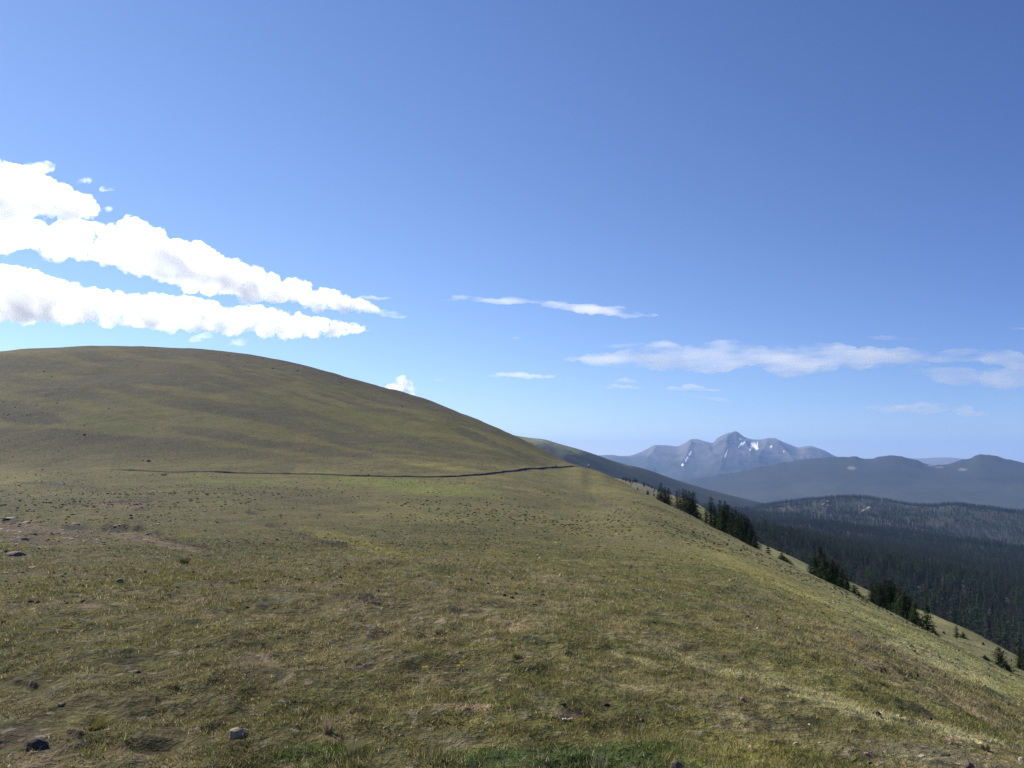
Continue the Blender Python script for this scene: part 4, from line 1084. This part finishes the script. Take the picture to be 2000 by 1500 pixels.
hk = empty('person', hp, R(12))     # walks away (+Y)
tag(hk, 'hiker in a white top and dark trousers walking at the end of the trail', 'person')
sk = pmat('skin', (.45, .29, .21), .6)
bv = [(0,0,.95),(0,.02,1.12),(0,.03,1.3),(0,.03,1.45),(0,.04,1.53),(0,.05,1.62),(0,.06,1.74),
      (.17,.03,1.42),(.24,-.06,1.15),(.24,.06,.93),(-.17,.03,1.42),(-.24,.14,1.16),(-.22,.32,1.0),
      (.1,0,.9),(.12,.16,.5),(.12,.1,.08),(.12,.24,.03),(-.1,0,.9),(-.12,-.08,.5),(-.12,-.36,.12),(-.12,-.26,.03)]
be = [(0,1),(1,2),(2,3),(3,4),(4,5),(5,6),(3,7),(7,8),(8,9),(3,10),(10,11),(11,12),(0,13),(13,14),(14,15),(15,16),(0,17),(17,18),(18,19),(19,20)]
br = [.13,.13,.15,.10,.055,.09,.075,.06,.042,.03,.06,.042,.03,.09,.06,.042,.04,.09,.06,.042,.04]
for (w, sgn, fwd) in ((9, 1, .3), (12, -1, .6)):
    wx, wy, wz = bv[w]; i0 = len(bv); bv.append((wx, wy + .03*fwd, wz - .06)); be.append((w, i0)); br.append(.03)
    for k_, (off, ln) in enumerate(((-.024, .055), (-.008, .065), (.008, .06), (.024, .048))):
        a_ = len(bv); bv += [(wx + sgn*.008, wy + off, wz - .10), (wx - sgn*.004, wy + off + .008, wz - .10 - ln*.6), (wx - sgn*.02, wy + off + .012, wz - .10 - ln)]
        be += [(i0, a_), (a_, a_+1), (a_+1, a_+2)]; br += [.009, .008, .007]
    a_ = len(bv); bv += [(wx - sgn*.01, wy + .045, wz - .07), (wx - sgn*.016, wy + .055, wz - .105)]; be += [(i0, a_), (a_, a_+1)]; br += [.010, .008]
body = skin_obj('body', bv, be, br, sk, hk, 0, 1)
skin_obj('shirt', [(0,.0,1.0),(0,.02,1.15),(0,.03,1.3),(0,.03,1.44),(.17,.03,1.42),(.23,-.04,1.2),(-.17,.03,1.42),(-.23,.12,1.2)], [(0,1),(1,2),(2,3),(3,4),(4,5),(3,6),(6,7)], [.16,.155,.175,.125,.08,.065,.08,.065], pmat('white_shirt', (.8, .82, .85)), hk, 0, 1)
skin_obj('trousers', [(0,0,1.0),(0,0,.92),(.1,0,.86),(.12,.16,.5),(.12,.1,.14),(-.1,0,.86),(-.12,-.08,.5),(-.12,-.34,.16)], [(0,1),(1,2),(2,3),(3,4),(1,5),(5,6),(6,7)], [.155,.15,.11,.082,.065,.11,.082,.065], pmat('dark_trousers', (.03, .035, .05)), hk, 0, 1)
skin_obj('boots', [(.12,.1,.12),(.12,.12,.04),(.12,.26,.035)], [(0,1),(1,2)], [.06,.05,.045], pmat('brown_boot', (.07, .05, .035)), hk, 0, 1)
skin_obj('boots', [(-.12,-.36,.15),(-.12,-.35,.07),(-.12,-.23,.04)], [(0,1),(1,2)], [.06,.05,.045], pmat('brown_boot', (.07, .05, .035)), hk, 0, 1)
skin_obj('hair', [(0,.03,1.66),(0,.02,1.72)], [(0,1)], [.098,.09], pmat('brown_hair', (.06, .04, .03)), hk, 0, 1)
skin_obj('cap', [(0,.05,1.74),(0,.05,1.80)], [(0,1)], [.10,.06], pmat('white_cap', (.78, .78, .78)), hk, 0, 1)
skin_obj('nose', [(0,.145,1.655),(0,.165,1.635)], [(0,1)], [.013,.016], sk, hk, 0, 1)
dk = pmat('dark_feature', (.03, .02, .02))
for sx in (-.032, .032): skin_obj('eye', [(sx,.136,1.665),(sx+.004,.138,1.665)], [(0,1)], [.009,.009], dk, hk, 0, 1)
skin_obj('mouth', [(-.02,.14,1.60),(.02,.14,1.60)], [(0,1)], [.007,.007], dk, hk, 0, 1)
skin_obj('backpack', [(0,-.15,1.08),(0,-.17,1.25),(0,-.14,1.42)], [(0,1),(1,2)], [.12,.14,.10], pmat('pale_pack', (.62, .64, .70)), hk, 0, 1)

# ================================================================== CLOUDS (volumes far above the haze)
def cloud_mat(name, dens, aniso=.35, col=(1, 1, 1), nscale=None, nlo=.4, nhi=.6, detail=4, stretch=(1, 1, 1)):
    m, nt, out = mat_new(name)
    v = N(nt, 'ShaderNodeVolumePrincipled', inp={'Density': dens, 'Anisotropy': aniso, 'Color': (*col, 1)})
    if nscale:
        geo = N(nt, 'ShaderNodeNewGeometry'); mp = N(nt, 'ShaderNodeMapping'); mp.inputs['Scale'].default_value = stretch
        nt.links.new(geo.outputs['Position'], mp.inputs['Vector'])
        nz = noise(nt, mp.outputs[0], nscale, detail, .6)
        nt.links.new(ramp01(nt, nz, nlo, nhi, 0, dens), v.inputs['Density'])
    nt.links.new(v.outputs[0], out.inputs['Volume'])
    return m
def cloud(name, blobs, D, mat, label, voxel, disp, cat='cloud', depth=1.0, group=None, seed=0):
    """blobs: (px, py, rx px, ry px[, depth offset m]); D distance along the view axis"""
    import bmesh
    bm = bmesh.new(); rnd = random.Random(seed)
    s = D / F
    for b in blobs:
        x, y, rx, ry = b[:4]; dz = b[4] if len(b) > 4 else rnd.uniform(-.5, .5) * max(rx, ry) * s * .6
        cx, cy = (x - 1000) / F, (750 - y) / F; DD_ = D + dz
        c = Vector((cx * DD_, (CP - cy * SP) * DD_, ZC + (SP + cy * CP) * DD_))
        m4 = Matrix.Translation(c) @ Matrix.Diagonal((rx * s, min(rx, ry * 1.6) * s * depth, ry * s, 1))
        bmesh.ops.create_icosphere(bm, subdivisions=2, radius=1, matrix=m4)
    me = bpy.data.meshes.new(name); bm.to_mesh(me); bm.free()
    o = add_obj(name, me, mat); tag(o, label, cat, group)
    rm = o.modifiers.new('merge', 'REMESH'); rm.mode = 'VOXEL'; rm.voxel_size = voxel
    for i, (sz, st_) in enumerate(disp):
        tx_ = bpy.data.textures.new('billow', 'CLOUDS'); tx_.noise_scale = sz; tx_.noise_depth = 2; tx_.noise_basis = 'ORIGINAL_PERLIN'
        dm = o.modifiers.new('billow', 'DISPLACE'); dm.texture = tx_; dm.strength = st_; dm.mid_level = .5; dm.texture_coords = 'GLOBAL'
    return o
def band(top, bot, n_, small, seed, rmin=6):
    r_ = random.Random(seed); out = []
    x0, x1 = top[0][0], top[-1][0]; tx_, ty_ = zip(*top); bx_, by_ = zip(*bot)
    x = x0
    while x < x1:
        a = np.interp(x, tx_, ty_); b = np.interp(x, bx_, by_); h = max(b - a, 4)
        out.append((x, (a + b) / 2, max(h * .6, rmin), h * .40))
        x += max(h * .33, 5)
    for _ in range(n_):
        x = r_.uniform(x0, x1); a = np.interp(x, tx_, ty_); b = np.interp(x, bx_, by_); h = b - a
        r = min(h * .35, r_.uniform(small * .45, small * 1.2)); 
        if r_.random() < .62: y = a + r * r_.uniform(.5, 1.1)
        else: y = r_.uniform(a + r, max(b - r * .6, a + r + 1))
        out.append((x, y, r * 1.15, r, r_.uniform(-60, 60) * 8))
    return out
M_cu = cloud_mat('cumulus', .0110, .76, nscale=.0046, nlo=.44, nhi=.58, detail=8)
M_cu2 = cloud_mat('thin_cumulus', .0032, .7, nscale=.007, nlo=.42, nhi=.62, detail=6)
CD = [(300, 170), (120, 130), (55, 95)]
topA = [(-160,300),(-60,305),(0,318),(30,325),(60,345),(90,352),(110,357),(140,368),(165,385),(185,408)]
botA = [(-160,445),(0,440),(50,430),(100,425),(150,430),(185,425)]
topB = [(-160,430),(0,432),(50,433),(90,440),(130,433),(180,437),(220,445),(238,434),(262,432),(285,440),(305,462),(330,470),(370,478),(400,483),(420,495),(450,512),(480,520),(520,530),(560,545),(590,550),(605,570),(640,568),(670,575),(705,585),(740,600)]
botB = [(-160,500),(0,500),(60,492),(110,508),(150,500),(200,520),(250,535),(300,540),(340,565),(400,575),(440,580),(500,595),(560,592),(600,602),(640,610),(700,606),(740,610)]
topC = [(-160,505),(0,517),(40,528),(80,532),(110,548),(150,556),(200,570),(260,580),(320,578),(380,585),(440,598),(500,600),(530,604),(560,612),(620,622),(680,632),(728,641)]
botC = [(-160,640),(0,640),(60,638),(130,645),(200,632),(260,645),(320,648),(380,655),(440,650),(500,655),(560,660),(610,667),(660,656),(728,647)]
cloud('cumulus_cloud', band(topA, botA, 70, 26, 1), 12500, M_cu, 'brilliant white cumulus at the left edge, topmost of the three cloud banks', 22, CD, seed=1)
cloud('cumulus_cloud', band(topB, botB, 260, 20, 2), 13500, M_cu, 'long sloping cumulus bank with lilac undersides, middle of the three cloud banks', 22, CD, seed=2)
cloud('cumulus_cloud', band(topC, botC, 240, 17, 3), 14500, M_cu, 'lowest long white cumulus bank just above the hill top', 22, CD, seed=3)
cloud('cumulus_cloud', [(770,762,22,14),(782,748,14,14),(788,738,7,8),(797,752,11,12),(765,756,12,9),(806,764,9,10),(775,742,6,6)], 22000, M_cu, 'small upright cumulus puff peeking over the right flank of the hill', 28, [(200,90),(70,50)], seed=4)
for (x_, y_, r_, lab) in [(166,353,10,'tiny puff right of the top of the white cumulus'),(209,369,10,'round puff upper right of the big white cumulus'),(208,409,8,'small puff beside the right tip of the big white cumulus'),(75,328,22,'faint wisp over the top of the white cumulus'),
                          (385,662,12,'left-hand small puff hanging below the lowest cloud bank'),(400,655,14,'right-hand small puff joined under the lowest cloud bank'),(467,668,14,'thin scrap of cloud just above the hill skyline')]:
    cloud('cloud_puff', [(x_, y_, r_ * 1.5, r_ * .5), (x_ + r_ * .8, y_ - r_ * .3, r_ * .9, r_ * .3), (x_ - r_, y_ + r_ * .25, r_ * .9, r_ * .28)], 12800, M_cu2, lab, 22, [(120, 90), (45, 45)], seed=int(x_))
def wisp(x0, y0, x1, y1, th, D, dens, lab, name='wispy_cloud', n_=None, seed=0, rough=1.0):
    r_ = random.Random(seed); L_ = math.hypot(x1 - x0, y1 - y0); n_ = n_ or max(6, int(L_ / (th * 1.2)))
    bl = []
    for i in range(n_):
        t = (i + .5) / n_; w = math.sin(math.pi * (.08 + .84 * t)) ** .7
        bl.append((x0 + (x1 - x0) * t, y0 + (y1 - y0) * t + r_.uniform(-.5, .5) * th * .5 * rough, max(L_ / n_ * 1.1, th), th * .5 * w * r_.uniform(.6, 1.1)))
    m_ = cloud_mat('wisp', dens * 2.6, .6, nscale=.0016, nlo=.38, nhi=.62, detail=5, stretch=(.55, .9, 2.2))
    return cloud(name, bl, D, m_, lab, max(18, D / F * th * .12), [(D / F * 30, D / F * th * .5), (D / F * 9, D / F * th * .25)], depth=1.5, seed=seed)
# the large flat bank at right
bank = []
rb = random.Random(8)
tb = [(1115,700),(1160,690),(1220,676),(1300,660),(1360,662),(1450,668),(1560,665),(1650,675),(1760,680),(1880,684)]; bb = [(1115,705),(1160,715),(1240,722),(1350,730),(1450,732),(1560,734),(1640,737),(1700,728),(1800,710),(1880,690)]
for _ in range(90):
    x = rb.uniform(1120, 1870); a_ = np.interp(x, *zip(*tb)); b_ = np.interp(x, *zip(*bb)); h = (b_ - a_)
    bank.append((x, rb.uniform(a_ + h*.25, b_ - h*.25), rb.uniform(30, 60), max(3, h * rb.uniform(.16, .34))))
M_bank = cloud_mat('soft_bank', .0019, .65, nscale=.0016, nlo=.40, nhi=.64, detail=7, stretch=(.45, .7, 2.4))
cloud('cloud_bank', bank, 17000, M_bank, 'large flat pink-white cloud bank above the distant peak', 60, [(500, 200), (200, 160), (90, 90)], depth=1.6, seed=8)
W = [(660,578,788,624,15,.0016,'feathered tail trailing off the sloping cumulus bank'),(705,580,760,584,8,.0008,'faint wisp above the tail of the sloping cumulus bank'),(870,582,1062,588,15,.0012,'long pale wisp right of the cumulus tails'),(1072,588,1275,624,24,.0016,'bright feathered wisp sloping down in the middle of the sky'),
     (960,733,1080,735,11,.0013,'thin flat streak above the ridge in the centre'),(1165,755,1252,756,8,.0014,'lower thin streak over the snowy mountains'),(1205,743,1243,744,9,.0010,'short oval streak above the lower thin streak'),
     (1308,757,1400,760,12,.0015,'bright oval streak left of centre over the peak'),(1330,771,1442,786,7,.0009,'thin slanting streak under the bright oval streak'),(1700,795,1915,803,24,.0010,'faint broad streak low over the right ridges'),
     (1810,700,2060,700,34,.0006,'faint upper veil reaching the right edge'),(1800,735,2080,752,44,.0004,'faint lower veil at the right edge'),(1700,660,1790,662,10,.0007,'faint streak above the right end of the flat bank'),
     (1105,737,1145,737,5,.0009,'tiny streak left of the snowy mountain streaks'),(845,741,872,741,5,.0009,'tiny streak right of the small cumulus puff'),(1000,660,1018,660,5,.0010,'tiny speck of cloud in the middle of the blue'),
     (918,692,934,692,5,.0008,'faint speck lower left of the middle speck'),(1180,676,1260,672,9,.0010,'thin streak off the left shoulder of the flat bank'),(1960,640,2030,642,8,.0007,'faint streak at the right edge above the veils')]
for i, (x0, y0, x1, y1, th, de, lab) in enumerate(W): wisp(x0, y0, x1, y1, th, 18000, de, lab, seed=20 + i)

# ================================================================== HAZE
hz = bpy.data.meshes.new('haze'); z0, z1 = -801.5, 480.0; A_ = 27100; B_ = -9100
vv = [(-A_, B_, z0), (A_, B_, z0), (A_, A_, z0), (-A_, A_, z0), (-A_, B_, z1), (A_, B_, z1), (A_, A_, z1), (-A_, A_, z1)]
hz.from_pydata(vv, [], [(0,3,2,1),(4,5,6,7),(0,1,5,4),(1,2,6,5),(2,3,7,6),(3,0,4,7)]); hz.update()
hm, nt, out = mat_new('haze'); hv = N(nt, 'ShaderNodeVolumePrincipled', inp={'Density': 4.3e-5, 'Anisotropy': .1, 'Color': (.34, .55, 1.0, 1)})
nt.links.new(hv.outputs[0], out.inputs['Volume'])
ho = add_obj('haze', hz, hm); tag(ho, 'thin blue haze filling the air over the valley', 'haze', kind='stuff')

# ================================================================== LIGHT, SKY, CAMERA
SUN_AZ, SUN_EL = R(-50), R(38)
sd_ = Vector((math.sin(SUN_AZ) * math.cos(SUN_EL), math.cos(SUN_AZ) * math.cos(SUN_EL), math.sin(SUN_EL)))
sl = bpy.data.lights.new('sun', 'SUN'); sl.energy = 4.9; sl.angle = R(.53); sl.color = (1, .935, .82)
so = bpy.data.objects.new('sun', sl); COL.objects.link(so); so.rotation_euler = (-sd_).to_track_quat('-Z', 'Y').to_euler(); so.location = (0, 0, 50)
wd = bpy.data.worlds.new('World'); scene.world = wd; wd.use_nodes = True; nt = wd.node_tree; nt.nodes.clear()
sky = N(nt, 'ShaderNodeTexSky', sky_type='NISHITA', sun_disc=False, sun_elevation=SUN_EL, sun_rotation=SUN_AZ, altitude=3000, air_density=1.0, dust_density=.6, ozone_density=3.5)
bg = N(nt, 'ShaderNodeBackground', inp={'Strength': .084}); wo = nt.nodes.new('ShaderNodeOutputWorld')
tn = N(nt, 'ShaderNodeVectorMath', operation='MULTIPLY'); nt.links.new(sky.outputs[0], tn.inputs[0])
tcw = N(nt, 'ShaderNodeTexCoord'); dp = N(nt, 'ShaderNodeVectorMath', operation='DOT_PRODUCT'); dp.inputs[1].default_value = sd_; nt.links.new(tcw.outputs['Generated'], dp.inputs[0])
sx = N(nt, 'ShaderNodeSeparateXYZ'); nt.links.new(tcw.outputs['Generated'], sx.inputs[0])
tint = mixc(nt, ramp01(nt, sx.outputs[2], .02, .5), (1.12, 1.04, 1.0), (.86, .90, 1.06))
tn2 = mixc(nt, ramp01(nt, dp.outputs['Value'], .2, .95), (.60, .69, .90), (1.20, 1.18, 1.12)); vmt = N(nt, 'ShaderNodeVectorMath', operation='MULTIPLY'); nt.links.new(tint, vmt.inputs[0]); nt.links.new(tn2, vmt.inputs[1]); tn2 = vmt.outputs[0]; nt.links.new(tn2, tn.inputs[1]); nt.links.new(tn.outputs[0], bg.inputs[0]); nt.links.new(bg.outputs[0], wo.inputs[0])
cam = bpy.data.cameras.new('camera'); cam.sensor_fit = 'HORIZONTAL'; cam.sensor_width = 36; cam.lens = 36 * F / 2000; cam.clip_start = .05; cam.clip_end = 100000
co = bpy.data.objects.new('camera', cam); COL.objects.link(co); co.location = (0, 0, ZC); co.rotation_euler = (math.pi / 2 + PITCH, 0, 0); scene.camera = co
scene.view_settings.view_transform = 'Standard'; scene.view_settings.look = 'None'; scene.view_settings.exposure = 0.75; scene.view_settings.gamma = 1
cy = scene.cycles
cy.max_bounces = 16; cy.diffuse_bounces = 3; cy.volume_bounces = 14; cy.transparent_max_bounces = 12; cy.transmission_bounces = 3; cy.glossy_bounces = 2
cy.volume_step_rate = .16; cy.volume_max_steps = 200; cy.use_denoising = True; cy.denoising_input_passes = 'RGB_ALBEDO_NORMAL'; cy.denoising_prefilter = 'NONE'; cy.sample_clamp_indirect = 12
cy.use_adaptive_sampling = False
